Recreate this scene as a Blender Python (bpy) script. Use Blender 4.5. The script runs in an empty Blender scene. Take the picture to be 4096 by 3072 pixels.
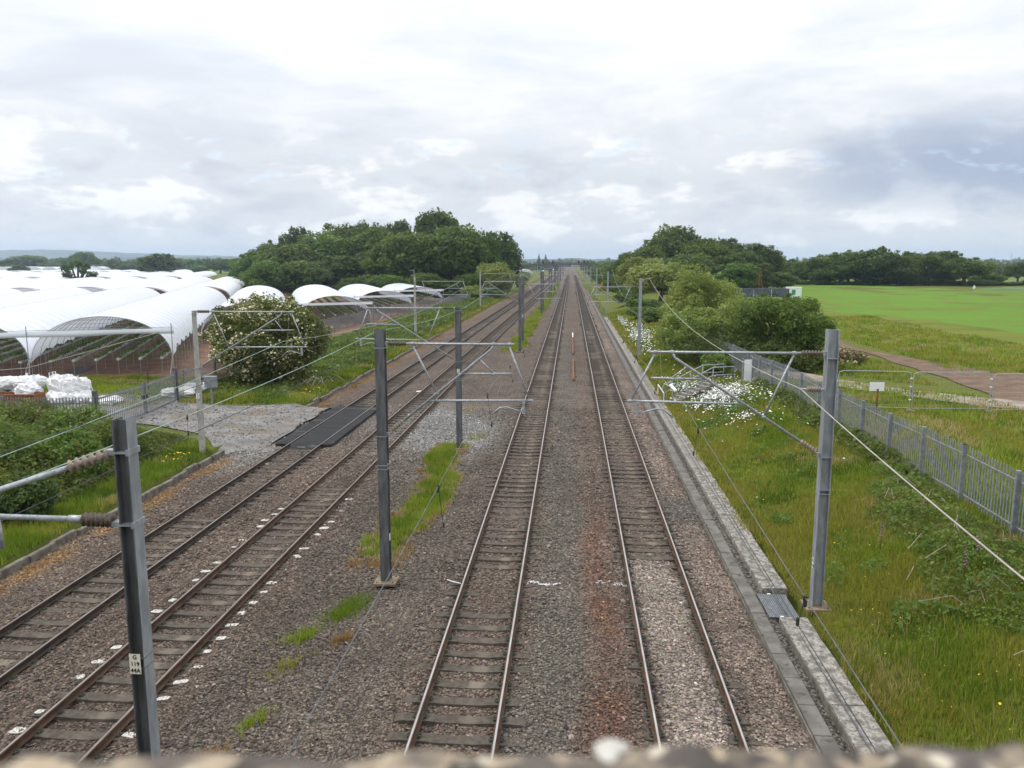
import bpy, bmesh, math, random
import numpy as np
from mathutils import Vector, Matrix, Euler
R = math.radians
rng = np.random.default_rng(7)
random.seed(7)
S = bpy.context.scene
COL = S.collection

# ---------------------------------------------------------------- camera
cam_d = bpy.data.cameras.new('camera')
cam = bpy.data.objects.new('camera', cam_d); COL.objects.link(cam)
cam.location = (0, 0, 8.36)                       # standing on the road bridge; rail tops are z = 0
cam.rotation_euler = (R(90 - 8.806), 0, R(4.27))
cam_d.sensor_width = 36; cam_d.lens = 27.69
cam_d.clip_start = 0.05; cam_d.clip_end = 30000
cam_d.dof.use_dof = True; cam_d.dof.focus_distance = 26; cam_d.dof.aperture_fstop = 3.8
S.camera = cam

# ---------------------------------------------------------------- world, sun, exposure
SUN_AZ, SUN_EL = R(-70), R(52)
W = bpy.data.worlds.new('World'); S.world = W; W.use_nodes = True
wt = W.node_tree; wt.nodes.clear()

class NT:
    """tiny helper round a node tree"""
    def __init__(s, t): s.t = t
    def n(s, typ, **kw):
        nd = s.t.nodes.new(typ)
        for k, v in kw.items(): setattr(nd, k, v)
        return nd
    def put(s, sock, v):
        if isinstance(v, (int, float)): sock.default_value = v
        elif isinstance(v, (tuple, list)):
            sock.default_value = tuple(v) + (1,) if (len(v) == 3 and len(sock.default_value) == 4) else tuple(v)
        else: s.t.links.new(v, sock)
    def m(s, op, a, b=None, c=None, clamp=False):
        nd = s.n('ShaderNodeMath', operation=op, use_clamp=clamp)
        for i, v in enumerate((a, b, c)):
            if v is not None: s.put(nd.inputs[i], v)
        return nd.outputs[0]
    def v(s, op, a, b=None):
        nd = s.n('ShaderNodeVectorMath', operation=op)
        s.put(nd.inputs[0], a)
        if b is not None: s.put(nd.inputs[1], b)
        return nd.outputs[0]
    def mapr(s, x, a, b, c=0.0, d=1.0, smooth=True):
        nd = s.n('ShaderNodeMapRange', interpolation_type='SMOOTHSTEP' if smooth else 'LINEAR')
        s.put(nd.inputs[0], x)
        for i, q in enumerate((a, b, c, d)): s.put(nd.inputs[i + 1], q)
        return nd.outputs[0]
    def noise(s, vec, scale, detail=4, rough=.55, dist=0.0, out=0):
        nd = s.n('ShaderNodeTexNoise')
        if vec is not None: s.put(nd.inputs['Vector'], vec)
        nd.inputs['Scale'].default_value = scale; nd.inputs['Detail'].default_value = detail
        nd.inputs['Roughness'].default_value = rough; nd.inputs['Distortion'].default_value = dist
        return nd.outputs[out]
    def mix(s, f, a, b, blend='MIX'):
        nd = s.n('ShaderNodeMix', data_type='RGBA', blend_type=blend)
        s.put(nd.inputs[0], f); s.put(nd.inputs[6], a); s.put(nd.inputs[7], b)
        return nd.outputs[2]
    def comb(s, x, y, z):
        nd = s.n('ShaderNodeCombineXYZ')
        for i, q in enumerate((x, y, z)): s.put(nd.inputs[i], q)
        return nd.outputs[0]

w = NT(wt)
sky = w.n('ShaderNodeTexSky', sky_type='NISHITA')
sky.sun_disc = False; sky.sun_elevation = SUN_EL; sky.sun_rotation = SUN_AZ
sky.air_density = 1.0; sky.dust_density = 1.5
tc = w.n('ShaderNodeTexCoord')
sep = w.n('ShaderNodeSeparateXYZ'); wt.links.new(tc.outputs['Generated'], sep.inputs[0])
dx, dy, dz = sep.outputs
zc = w.m('MAXIMUM', dz, 0.0)
den = w.m('ADD', zc, 0.075)
flat = w.comb(w.m('DIVIDE', dx, den), w.m('DIVIDE', dy, den), 0.0)           # a cloud layer seen from below
n_big = w.noise(w.v('ADD', flat, (3.1, 8.4, 0)), 0.34, 6, .55, .3)
n_mid = w.noise(w.v('ADD', flat, (7.7, 1.9, 2)), 0.95, 9, .58, .35)
# heaped clouds low over the horizon, in azimuth / elevation
az = w.m('ARCTAN2', dx, dy)
ae = w.comb(w.m('MULTIPLY', az, 9.0), w.m('MULTIPLY', dz, 22.0), 4.0)
n_heap = w.noise(ae, 1.0, 8, .55, .25)
n_edge = w.noise(ae, 2.6, 7, .6, .2)
low = w.mapr(dz, 0.10, 0.20, 1.0, 0.0)
veil = w.mapr(n_big, .34, .66)
shade = w.m('ADD', w.m('MULTIPLY', n_mid, .55), w.m('MULTIPLY', n_big, .45))
shade = w.mapr(shade, .36, .60)
grey = w.mix(shade, (.66, .70, .765), (.90, .915, .94))
heapv = w.mapr(w.m('ADD', w.m('MULTIPLY', n_heap, .7), w.m('MULTIPLY', n_edge, .3)), .50, .60)
heapd = w.mapr(w.m('ADD', w.m('MULTIPLY', n_heap, .75), w.m('MULTIPLY', n_edge, .25)), .34, .48, 1.0, 0.0)
lowcol = w.mix(heapd, w.mix(heapv, (.74, .77, .815), (1.04, 1.035, 1.03)), (.60, .64, .71))
cloud = w.mix(w.m('MULTIPLY', low, .8), grey, lowcol)
# the slate blue shower bank off to the right of the line
qa = w.m('DIVIDE', w.m('SUBTRACT', az, R(25.0)), R(9.5))
qe = w.m('DIVIDE', w.m('SUBTRACT', dz, .104), .050)
qn = w.m('MULTIPLY', w.m('SUBTRACT', n_heap, .5), 1.6)
qd = w.m('ADD', w.m('ADD', w.m('MULTIPLY', qa, qa), w.m('MULTIPLY', qe, qe)), qn)
bank = w.mapr(qd, -.2, 1.9, 1.0, 0.0)
cloud = w.mix(w.m('MULTIPLY', bank, .95), cloud, (.385, .455, .60))
# whiter and brighter overhead, as a thin overcast is
lift = w.mapr(dz, .10, .30, .97, 1.20)
top = w.mapr(dz, .30, .9, 1.0, 1.7)
cloud = w.v('MULTIPLY', cloud, w.comb(w.m('MULTIPLY', lift, top), w.m('MULTIPLY', lift, top), w.m('MULTIPLY', lift, top)))
cloud = w.v('MULTIPLY', cloud, (10.0, 10.0, 10.0))
gap = w.m('MULTIPLY', w.mapr(n_edge, .57, .66), w.m('MULTIPLY', w.mapr(dz, .07, .10), w.mapr(dz, .13, .17, 1.0, 0.0)))
blue = w.v('ADD', w.v('MULTIPLY', sky.outputs[0], (1.0, 1.0, 1.0)), (2.6, 3.2, 4.0))
skycol = w.mix(w.m('MULTIPLY', gap, .45), cloud, blue)
horiz = w.mapr(dz, 0.0, .035, 1.0, 0.0)
skycol = w.mix(w.m('MULTIPLY', horiz, .6), skycol, (6.9, 7.25, 7.7))
bg = w.n('ShaderNodeBackground'); wt.links.new(skycol, bg.inputs[0]); bg.inputs[1].default_value = 0.1
wo = w.n('ShaderNodeOutputWorld'); wt.links.new(bg.outputs[0], wo.inputs[0])

sun_d = bpy.data.lights.new('sun', 'SUN'); sun_d.energy = 1.5; sun_d.angle = R(14); sun_d.color = (1, .95, .87)
sun = bpy.data.objects.new('sun', sun_d); COL.objects.link(sun)
sdir = Vector((math.sin(SUN_AZ) * math.cos(SUN_EL), math.cos(SUN_AZ) * math.cos(SUN_EL), math.sin(SUN_EL)))
sun.rotation_euler = (-sdir).to_track_quat('-Z', 'Y').to_euler(); sun.location = (-30, -10, 60)

S.render.engine = 'CYCLES'
S.view_settings.view_transform = 'Standard'; S.view_settings.look = 'None'
S.view_settings.exposure = 0.14; S.view_settings.gamma = 1; S.view_settings.use_curve_mapping = False
S.cycles.use_denoising = True
S.cycles.max_bounces = 6; S.cycles.diffuse_bounces = 3; S.cycles.transmission_bounces = 4
S.cycles.transparent_max_bounces = 8; S.cycles.volume_bounces = 1
S.cycles.sample_clamp_indirect = 4

# ---------------------------------------------------------------- helpers
def link(o, parent=None):
    COL.objects.link(o)
    if parent is not None: o.parent = parent
    return o
def tag(o, label=None, cat=None, group=None, kind=None):
    if label: o['label'] = label
    if cat: o['category'] = cat
    if group: o['group'] = group
    if kind: o['kind'] = kind
    return o
def thing(name, label, cat, loc=(0, 0, 0), rz=0.0, group=None):
    o = bpy.data.objects.new(name, None); o.empty_display_size = .2
    link(o); o.location = loc; o.rotation_euler = (0, 0, rz)
    return tag(o, label, cat, group)
def np_mesh(name, verts, faces, mats=(), attrs=None, smooth=False, midx=None):
    """verts (N,3); faces (M,k) one k for all, or a list of such arrays"""
    if not isinstance(faces, list): faces = [faces]
    verts = np.asarray(verts, np.float32)
    me = bpy.data.meshes.new(name)
    me.vertices.add(len(verts)); me.vertices.foreach_set('co', verts.ravel())
    lv = np.concatenate([np.asarray(f, np.int32).ravel() for f in faces])
    tot = np.concatenate([np.full(len(f), np.asarray(f).shape[1], np.int32) for f in faces])
    st = np.concatenate([[0], np.cumsum(tot)[:-1]]).astype(np.int32)
    me.loops.add(len(lv)); me.loops.foreach_set('vertex_index', lv)
    me.polygons.add(len(tot)); me.polygons.foreach_set('loop_start', st); me.polygons.foreach_set('loop_total', tot)
    if midx is not None: me.polygons.foreach_set('material_index', np.asarray(midx, np.int32))
    for k, a in (attrs or {}).items():
        a = np.asarray(a, np.float32)
        if a.ndim == 1:
            at = me.attributes.new(k, 'FLOAT', 'POINT'); at.data.foreach_set('value', a)
        else:
            at = me.attributes.new(k, 'FLOAT_COLOR', 'POINT')
            at.data.foreach_set('color', np.c_[a, np.ones(len(a), np.float32)].astype(np.float32).ravel())
    for mt in mats: me.materials.append(mt)
    me.polygons.foreach_set('use_smooth', np.full(len(tot), bool(smooth)))
    me.update(calc_edges=True)
    return me
def mesh_obj(name, me, parent=None, loc=None, rz=None):
    o = bpy.data.objects.new(name, me); link(o, parent)
    if loc is not None: o.location = loc
    if rz is not None: o.rotation_euler = (0, 0, rz)
    return o

class MB:
    """collects boxes, tubes, lathes into one mesh"""
    def __init__(s): s.v = []; s.f = []; s.mi = []; s.cur = 0
    def add(s, vs, fs):
        b = len(s.v); s.v += [tuple(p) for p in vs]
        s.f += [tuple(i + b for i in f) for f in fs]; s.mi += [s.cur] * len(fs)
    def box(s, a, b, bev=0.0):
        (x0, y0, z0), (x1, y1, z1) = a, b
        if bev <= 0:
            vs = [(x0, y0, z0), (x1, y0, z0), (x1, y1, z0), (x0, y1, z0), (x0, y0, z1), (x1, y0, z1), (x1, y1, z1), (x0, y1, z1)]
            s.add(vs, [(3, 2, 1, 0), (4, 5, 6, 7), (0, 1, 5, 4), (1, 2, 6, 5), (2, 3, 7, 6), (3, 0, 4, 7)])
        else:
            vs = [(x0, y0, z0), (x1, y0, z0), (x1, y1, z0), (x0, y1, z0), (x0, y0, z1 - bev), (x1, y0, z1 - bev), (x1, y1, z1 - bev), (x0, y1, z1 - bev),
                  (x0 + bev, y0 + bev, z1), (x1 - bev, y0 + bev, z1), (x1 - bev, y1 - bev, z1), (x0 + bev, y1 - bev, z1)]
            s.add(vs, [(3, 2, 1, 0), (8, 9, 10, 11), (0, 1, 5, 4), (1, 2, 6, 5), (2, 3, 7, 6), (3, 0, 4, 7), (4, 5, 9, 8), (5, 6, 10, 9), (6, 7, 11, 10), (7, 4, 8, 11)])
        return s
    def obox(s, c, ax, ay, az):
        c, ax, ay, az = map(Vector, (c, ax, ay, az))
        vs = [c + sx * ax + sy * ay + sz * az for sz in (-1, 1) for sx, sy in ((-1, -1), (1, -1), (1, 1), (-1, 1))]
        s.add(vs, [(3, 2, 1, 0), (4, 5, 6, 7), (0, 1, 5, 4), (1, 2, 6, 5), (2, 3, 7, 6), (3, 0, 4, 7)]); return s
    def tube(s, pts, r, n=8, cap=True):
        pts = [Vector(p) for p in pts]
        rs = r if isinstance(r, (list, tuple)) else [r] * len(pts)
        rings = []; up = None
        for i, p in enumerate(pts):
            d = (pts[min(i + 1, len(pts) - 1)] - pts[max(i - 1, 0)])
            d = d.normalized() if d.length > 1e-9 else Vector((0, 0, 1))
            if up is None: up = d.orthogonal().normalized()
            else:
                up = up - d * up.dot(d)
                up = up.normalized() if up.length > 1e-6 else d.orthogonal().normalized()
            sd = d.cross(up)
            rings.append([p + (up * math.cos(2 * math.pi * k / n) + sd * math.sin(2 * math.pi * k / n)) * rs[i] for k in range(n)])
        vs = [q for rg in rings for q in rg]; fs = []
        for i in range(len(pts) - 1):
            for k in range(n):
                fs.append((i * n + k, i * n + (k + 1) % n, (i + 1) * n + (k + 1) % n, (i + 1) * n + k))
        if cap: fs += [tuple(range(n - 1, -1, -1)), tuple((len(pts) - 1) * n + k for k in range(n))]
        s.add(vs, fs); return s
    def build(s, name, mats, parent=None, smooth=False, loc=None, rz=None):
        return mesh_obj(name, s.mesh(name, mats, smooth), parent, loc, rz)
    def mesh(s, name, mats, smooth=False):
        me = bpy.data.meshes.new(name); me.from_pydata(s.v, [], s.f)
        if not isinstance(mats, (list, tuple)): mats = [mats]
        for mt in mats: me.materials.append(mt)
        if len(mats) > 1: me.polygons.foreach_set('material_index', s.mi)
        if smooth: me.polygons.foreach_set('use_smooth', [True] * len(me.polygons))
        me.update(); return me
def copy_tree(o, parent=None):
    c = o.copy(); COL.objects.link(c); c.parent = parent
    for ch in o.children: copy_tree(ch, c)
    return c

ORD = ['first', 'second', 'third', 'fourth', 'fifth', 'sixth', 'seventh', 'eighth', 'ninth', 'tenth', 'eleventh', 'twelfth'] + ['%dth' % i for i in range(13, 60)]
# ---------------------------------------------------------------- materials
def new_mat(name):
    m_ = bpy.data.materials.new(name); m_.use_nodes = True
    t = m_.node_tree; t.nodes.clear(); nt = NT(t)
    out = nt.n('ShaderNodeOutputMaterial'); bs = nt.n('ShaderNodeBsdfPrincipled')
    t.links.new(bs.outputs[0], out.inputs[0])
    return m_, nt, bs, out
def surf(name, c1, c2, scale=6.0, rough=.8, metal=0.0, bump=0.0, bscale=40.0, lo=.35, hi=.65, c3=None, s3=30.0, a3=(.6, .75), spec=.3, obj=False, stretch=None):
    """two colours mixed by noise at one scale, a third as specks; fine relief"""
    m_, nt, bs, out = new_mat(name)
    if obj: pos = nt.n('ShaderNodeTexCoord').outputs['Object']
    else: pos = nt.n('ShaderNodeNewGeometry').outputs['Position']
    if stretch: pos = nt.v('MULTIPLY', pos, stretch)
    f = nt.mapr(nt.noise(pos, scale, 6, .6), lo, hi)
    col = nt.mix(f, c1, c2)
    if c3 is not None: col = nt.mix(nt.mapr(nt.noise(pos, s3, 4, .6), *a3), col, c3)
    nt.put(bs.inputs['Base Color'], col)
    bs.inputs['Roughness'].default_value = rough; bs.inputs['Metallic'].default_value = metal
    bs.inputs['Specular IOR Level'].default_value = spec
    if bump:
        b = nt.n('ShaderNodeBump'); b.inputs['Strength'].default_value = bump; b.inputs['Distance'].default_value = .02
        nt.put(b.inputs['Height'], nt.noise(pos, bscale, 5, .65)); nt.t.links.new(b.outputs[0], bs.inputs['Normal'])
    return m_
def leaf_mat(name, dark, light, trans=.35, hue=.04, rough=.55, warm=None, nscale=.25):
    m_, nt, bs, out = new_mat(name)
    at = nt.n('ShaderNodeAttribute'); at.attribute_name = 'tint'
    oi = nt.n('ShaderNodeObjectInfo')
    pos = nt.n('ShaderNodeNewGeometry').outputs['Position']
    f = nt.m('ADD', at.outputs['Fac'], nt.m('MULTIPLY', nt.m('SUBTRACT', nt.noise(pos, nscale, 3, .6), .5), .9), clamp=True)
    col = nt.mix(f, dark, light)
    if warm is not None: col = nt.mix(nt.mapr(nt.noise(pos, nscale * 1.7, 3, .6), .55, .72), col, warm)
    hs = nt.n('ShaderNodeHueSaturation'); nt.put(hs.inputs['Color'], col)
    nt.put(hs.inputs['Hue'], nt.m('ADD', .5 - hue / 2, nt.m('MULTIPLY', oi.outputs['Random'], hue)))
    nt.put(hs.inputs['Value'], nt.m('ADD', .85, nt.m('MULTIPLY', oi.outputs['Random'], .3)))
    nt.put(bs.inputs['Base Color'], hs.outputs[0])
    bs.inputs['Roughness'].default_value = rough; bs.inputs['Specular IOR Level'].default_value = .25
    tr = nt.n('ShaderNodeBsdfTranslucent'); nt.put(tr.inputs[0], nt.mix(.35, hs.outputs[0], (.30, .42, .04)))
    mx = nt.n('ShaderNodeMixShader'); mx.inputs[0].default_value = trans
    nt.t.links.new(bs.outputs[0], mx.inputs[1]); nt.t.links.new(tr.outputs[0], mx.inputs[2])
    nt.t.links.new(mx.outputs[0], out.inputs[0])
    return m_

M = {}
M['steel'] = surf('galvanised_steel', (.25, .27, .295), (.37, .39, .415), 9, .5, .3, .15, 120, stretch=(1, 1, .25), spec=.4)
M['steel_dark'] = surf('weathered_steel', (.085, .088, .091), (.155, .16, .166), 7, .6, .25, .2, 90, stretch=(1, 1, .2), c3=(.095, .070, .050), s3=9, a3=(.60, .74))
M['steel_pale'] = surf('pale_weathered_post', (.30, .30, .275), (.42, .415, .38), 8, .75, .05, .2, 80, c3=(.20, .19, .13), s3=3.0, a3=(.55, .7), stretch=(1, 1, .4))
M['tube'] = surf('galvanised_tube', (.30, .32, .34), (.46, .48, .50), 14, .45, .4, .1, 150, c3=(.17, .175, .17), s3=26, a3=(.58, .7))
M['porcelain'] = surf('brown_porcelain', (.085, .065, .048), (.15, .118, .09), 25, .45, 0, .1, 120)
M['porcelain_dusty'] = surf('dusty_porcelain', (.21, .165, .13), (.30, .245, .20), 25, .6, 0, .1, 120)
M['rail_side'] = surf('rusty_rail_side', (.052, .030, .020), (.10, .058, .036), 12, .85, 0, .25, 60, stretch=(1, .25, 1))
M['rail_dark'] = surf('oiled_rail_side', (.030, .022, .018), (.060, .040, .028), 12, .8, 0, .25, 60, stretch=(1, .25, 1))
M['rail_top'] = surf('polished_rail_head', (.38, .36, .34), (.52, .50, .475), 5, .36, .8, .05, 60, stretch=(4, .3, 1))
M['rail_top_dull'] = surf('dull_rail_head', (.20, .175, .155), (.31, .275, .25), 5, .42, .6, .05, 60, stretch=(4, .3, 1))
M['white_paint'] = surf('chalky_white_paint', (.42, .40, .36), (.62, .60, .56), 14, .9, 0, .3, 60, c3=(.20, .175, .145), s3=22, a3=(.50, .62))
M['white_plate'] = surf('white_enamel', (.76, .765, .76), (.84, .845, .84), 20, .5, 0, 0)
M['ivory_plate'] = surf('ivory_plate', (.74, .70, .55), (.80, .77, .64), 20, .5, 0, 0)
M['black_ink'] = surf('black_lettering', (.012, .012, .012), (.02, .02, .02), 20, .6)
M['rubber'] = surf('black_rubber', (.017, .017, .018), (.032, .032, .033), 3.5, .85, 0, .4, 70, c3=(.11, .105, .098), s3=1.1, a3=(.56, .72), stretch=(.35, 1.6, 1))
M['concrete'] = surf('old_concrete', (.17, .155, .135), (.27, .25, .22), 3, .9, 0, .35, 60, c3=(.09, .08, .07), s3=7, a3=(.58, .7))
M['lid'] = surf('trough_lid_concrete', (.105, .096, .085), (.165, .152, .136), 2.2, .9, 0, .3, 60, c3=(.06, .054, .045), s3=3.5, a3=(.55, .7))
M['lichen_slab'] = surf('lichened_slab', (.14, .126, .108), (.34, .318, .285), 5.5, .95, 0, .6, 45, lo=.36, hi=.64, c3=(.10, .092, .078), s3=18, a3=(.50, .66))
M['kerb'] = surf('mossy_concrete', (.10, .09, .075), (.19, .17, .14), 3, .95, 0, .5, 40, c3=(.07, .075, .03), s3=5, a3=(.58, .7))
M['orange'] = surf('rusty_orange_steel', (.19, .075, .036), (.27, .11, .055), 3, .85, 0, .2, 60)
M['rust'] = surf('brown_rust', (.15, .065, .028), (.25, .11, .045), 5, .9, 0, .3, 60)
M['tan_plate'] = surf('rust_stained_plate', (.17, .125, .08), (.27, .21, .145), 6, .85, .1, .3, 50)
M['rope'] = surf('pale_grey_rope', (.62, .63, .65), (.70, .71, .73), 5, .9)
M['white_end'] = surf('white_painted_end', (.72, .72, .70), (.82, .82, .80), 9, .7)
M['road'] = surf('grey_crushed_stone', (.145, .138, .13), (.225, .217, .205), .8, .95, 0, 1.0, 26, c3=(.165, .132, .10), s3=.5, a3=(.48, .66))
M['dirt'] = surf('bare_brown_earth', (.105, .066, .041), (.170, .112, .074), .9, .95, 0, .8, 12, c3=(.12, .13, .035), s3=1.5, a3=(.60, .75))
M['gravel'] = surf('pale_stony_track', (.21, .17, .135), (.33, .285, .24), 1.6, .95, 0, .9, 25, c3=(.15, .16, .05), s3=.9, a3=(.56, .72))
M['soil'] = surf('red_brown_soil', (.115, .062, .038), (.20, .115, .075), .8, .95, 0, .9, 9, c3=(.25, .16, .11), s3=2.5, a3=(.58, .75))
M['wire_green'] = surf('copper_wire_patina', (.22, .32, .27), (.34, .44, .38), 3, .7)
M['wire_dark'] = surf('dark_wire', (.035, .034, .033), (.06, .058, .055), 3, .6, .3)
M['wire_grey'] = surf('grey_wire', (.10, .105, .11), (.16, .165, .17), 3, .55, .3)
M['wire_pale'] = surf('pale_feeder_wire', (.33, .30, .27), (.44, .41, .38), 3, .6, .2)
M['bark'] = surf('bark', (.055, .045, .035), (.11, .092, .072), 3, .95, 0, .6, 14, stretch=(1, 1, .3))
M['clip'] = surf('green_rail_clip', (.035, .05, .035), (.07, .09, .06), 30, .7, .2)
M['bag'] = surf('white_woven_bag', (.60, .605, .61), (.74, .74, .735), 3, .85, 0, .5, 5, c3=(.45, .44, .42), s3=1.6, a3=(.62, .8))
M['white_box'] = surf('white_panel', (.72, .73, .74), (.80, .81, .81), 2, .6)
M['blue_sheet'] = surf('blue_mesh_sheet', (.055, .06, .10), (.11, .115, .16), 2, .8)
M['cypress'] = leaf_mat('far_conifer_leaf', (.018, .035, .018), (.04, .065, .03), .2)

# ================================================================ ground
def sstep(a, b, x):
    t = np.clip((x - a) / (b - a), 0, 1); return t * t * (3 - 2 * t)
def fnoise(x, y, s, seed=0):
    """cheap smooth value noise, numpy"""
    x = np.asarray(x, float) / s + 17.3 * seed; y = np.asarray(y, float) / s - 9.1 * seed
    xi = np.floor(x); yi = np.floor(y); xf = x - xi; yf = y - yi
    u = xf * xf * (3 - 2 * xf); v = yf * yf * (3 - 2 * yf)
    def h(a, b):
        q = np.sin(a * 127.1 + b * 311.7 + seed * 74.7) * 43758.5453; return q - np.floor(q)
    return (h(xi, yi) * (1 - u) + h(xi + 1, yi) * u) * (1 - v) + (h(xi, yi + 1) * (1 - u) + h(xi + 1, yi + 1) * u) * v
def ground_z(x, y):
    x = np.asarray(x, float); y = np.asarray(y, float)
    far = 1 - sstep(900, 2500, y)
    right = (.02 + 1.03 * sstep(5.9, 10.6, x)) * far * (x > 5)
    left = .03 * far * (x <= -15.7)
    und = (fnoise(x, y, 6, 1) - .5) * .22 * (sstep(6.2, 8, x) + sstep(16.2, 18, -x) * (1 - (x < 0) * sstep(33, 34.5, y) * (1 - sstep(46, 50, y)))) * far
    form = np.where((x > -15.9) & (x < 5.95), -.55, 0.0)
    return np.where(form < 0, form, right + left + und)

xs = np.unique(np.concatenate([np.linspace(-6500, -400, 16), np.linspace(-400, -60, 24), np.linspace(-60, -16, 36), [-15.95, -15.85, -10, -5, 0, 5.9, 6.0],
                               np.linspace(6.2, 24, 30), np.linspace(24, 70, 22), np.linspace(70, 400, 20), np.linspace(400, 6500, 16)]))
ys = np.unique(np.concatenate([np.linspace(-500, -10, 8), np.linspace(-10, 100, 111), np.linspace(100, 400, 60), np.linspace(400, 1000, 20), np.linspace(1000, 9400, 24)]))
def grid_mesh(name, xs, ys, zf, mats, attrs=None, smooth=True):
    X, Y = np.meshgrid(xs, ys); Z = zf(X, Y)
    nx, ny = len(xs), len(ys)
    i = (np.arange(ny - 1)[:, None] * nx + np.arange(nx - 1)[None]).ravel()
    F = np.c_[i, i + 1, i + nx + 1, i + nx]
    V = np.c_[X.ravel(), Y.ravel(), Z.ravel()]
    at = {k: f(V[:, 0], V[:, 1]) for k, f in (attrs or {}).items()}
    return np_mesh(name, V, F, mats, at, smooth)

def meadow_mat(name, cols, s1=.05, s2=.6, s3=7.0, rough=.95, bump=.5, streak=None):
    """rough grass seen from above: broad drifts, tussocks, fine blades"""
    m_, nt, bs, out = new_mat(name)
    pos = nt.n('ShaderNodeNewGeometry').outputs['Position']
    a = nt.mapr(nt.noise(pos, s1, 5, .6), .36, .64); b = nt.mapr(nt.noise(pos, s2, 5, .6), .32, .68); c = nt.mapr(nt.noise(pos, s3, 5, .7), .3, .7)
    col = nt.mix(a, cols[0], cols[1]); col = nt.mix(nt.m('MULTIPLY', b, .6), col, cols[2])
    col = nt.mix(nt.m('MULTIPLY', c, .55), col, cols[3])
    if streak: col = nt.mix(nt.m('MULTIPLY', nt.mapr(nt.noise(nt.v('MULTIPLY', pos, (.25, 1.0, 1.0)), .09, 4, .6), .46, .68), .8), col, streak)
    nt.put(bs.inputs['Base Color'], col); bs.inputs['Roughness'].default_value = rough; bs.inputs['Specular IOR Level'].default_value = .1
    bb = nt.n('ShaderNodeBump'); bb.inputs['Strength'].default_value = bump; bb.inputs['Distance'].default_value = .15
    nt.put(bb.inputs['Height'], nt.m('ADD', c, b)); nt.t.links.new(bb.outputs[0], bs.inputs['Normal'])
    return m_
M['meadow'] = meadow_mat('rough_meadow', [(.095, .130, .020), (.140, .158, .028), (.160, .145, .042), (.062, .092, .014)])
M['crop'] = meadow_mat('young_green_crop', [(.100, .215, .020), (.128, .240, .028), (.115, .185, .026), (.085, .170, .016)], .03, .25, 5.0, bump=.35, streak=(.13, .125, .03))
M['blue_crop'] = meadow_mat('blue_green_crop', [(.10, .17, .07), (.13, .20, .09), (.10, .16, .08), (.08, .14, .06)], .03, .25, 5.0, bump=.35)
M['olive'] = meadow_mat('olive_rough_grass', [(.145, .190, .024), (.180, .205, .032), (.170, .155, .038), (.110, .150, .020)], .06, .5, 6.0, streak=(.075, .11, .016))
M['far_field'] = meadow_mat('far_grass_field', [(.12, .17, .04), (.16, .20, .05), (.10, .14, .035), (.13, .16, .04)], .004, .03, 1.0)

g_o = mesh_obj('ground', grid_mesh('ground', xs, ys, ground_z, [M['meadow']])); tag(g_o, kind='structure')

def sheet(name, poly, mat_, off, step=1.0, jag=.25, zf=ground_z, kind='structure'):
    """a flat sheet of ground inside a polygon, laid a little above the ground, its edge slightly ragged"""
    P = np.array(poly, float); n = len(P); pts = []
    for i in range(n):
        a, b = P[i], P[(i + 1) % n]; L = np.hypot(*(b - a)); q = max(1, int(L / step))
        for t in range(q): pts.append(a + (b - a) * t / q)
    pts = np.array(pts); pts = pts + (np.c_[fnoise(pts[:, 0], pts[:, 1], 1.7, 3), fnoise(pts[:, 0], pts[:, 1], 1.7, 4)] - .5) * 2 * jag
    bm = bmesh.new(); vs = [bm.verts.new((p[0], p[1], 0)) for p in pts]; bm.faces.new(vs)
    bmesh.ops.triangulate(bm, faces=bm.faces[:])
    # refine so that it follows the ground
    for _ in range(7):
        long_ = [e for e in bm.edges if e.calc_length() > max(step * 2.2, .02 * e.verts[0].co.y)]
        if not long_ or len(bm.verts) > 9000: break
        bmesh.ops.subdivide_edges(bm, edges=long_, cuts=1); bmesh.ops.triangulate(bm, faces=[f for f in bm.faces if len(f.verts) > 3])
    co = np.array([v.co[:] for v in bm.verts]); z = zf(co[:, 0], co[:, 1]) + off
    for v, q in zip(bm.verts, z): v.co.z = q
    bmesh.ops.recalc_face_normals(bm, faces=bm.faces[:])
    if sum(f.normal.z for f in bm.faces) < 0: bmesh.ops.reverse_faces(bm, faces=bm.faces[:])
    me = bpy.data.meshes.new(name); bm.to_mesh(me); bm.free(); me.materials.append(mat_)
    o = mesh_obj(name, me)
    return tag(o, kind=kind)

# fields to the right of the line
sheet('olive_meadow', [(19, 90), (30, 74), (36, 58), (70, 48), (140, 60), (118, 215), (60, 238), (36, 200), (30, 140)], M['olive'], .015, 3, 1.0)
sheet('crop_field', [(38.5, 126), (44.5, 101), (47, 84), (75, 72), (150, 88), (165, 170), (150, 205), (104, 216), (95, 254), (74, 290), (60, 262), (55, 235), (42, 190), (37, 150)], M['crop'], .03, 3, 1.2)
sheet('blue_crop_strip', [(104, 217), (150, 208), (190, 235), (128, 244)], M['blue_crop'], .05, 4, .6)
sheet('dirt_track', [(26.2, 82), (25, 77), (24.6, 68), (25.6, 63.2), (27.3, 56.6), (30, 54), (38, 52), (60, 48), (60, 44), (38, 45), (28, 43), (25, 40), (22.3, 40.2), (23.4, 46), (23.7, 51.6), (24.0, 58.3), (23.6, 68), (23.9, 75), (25.4, 82)], M['dirt'], .05, 1.0, .4)
sheet('stony_track', [(12.6, 56), (15.4, 53.5), (17.1, 50.6), (19.5, 46.4), (22.5, 43.6), (30, 40), (30, 37), (21.3, 41.2), (18.4, 43.6), (16.0, 47.3), (14, 50.5), (12.5, 53)], M['gravel'], .075, 1.0, .4)
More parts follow.
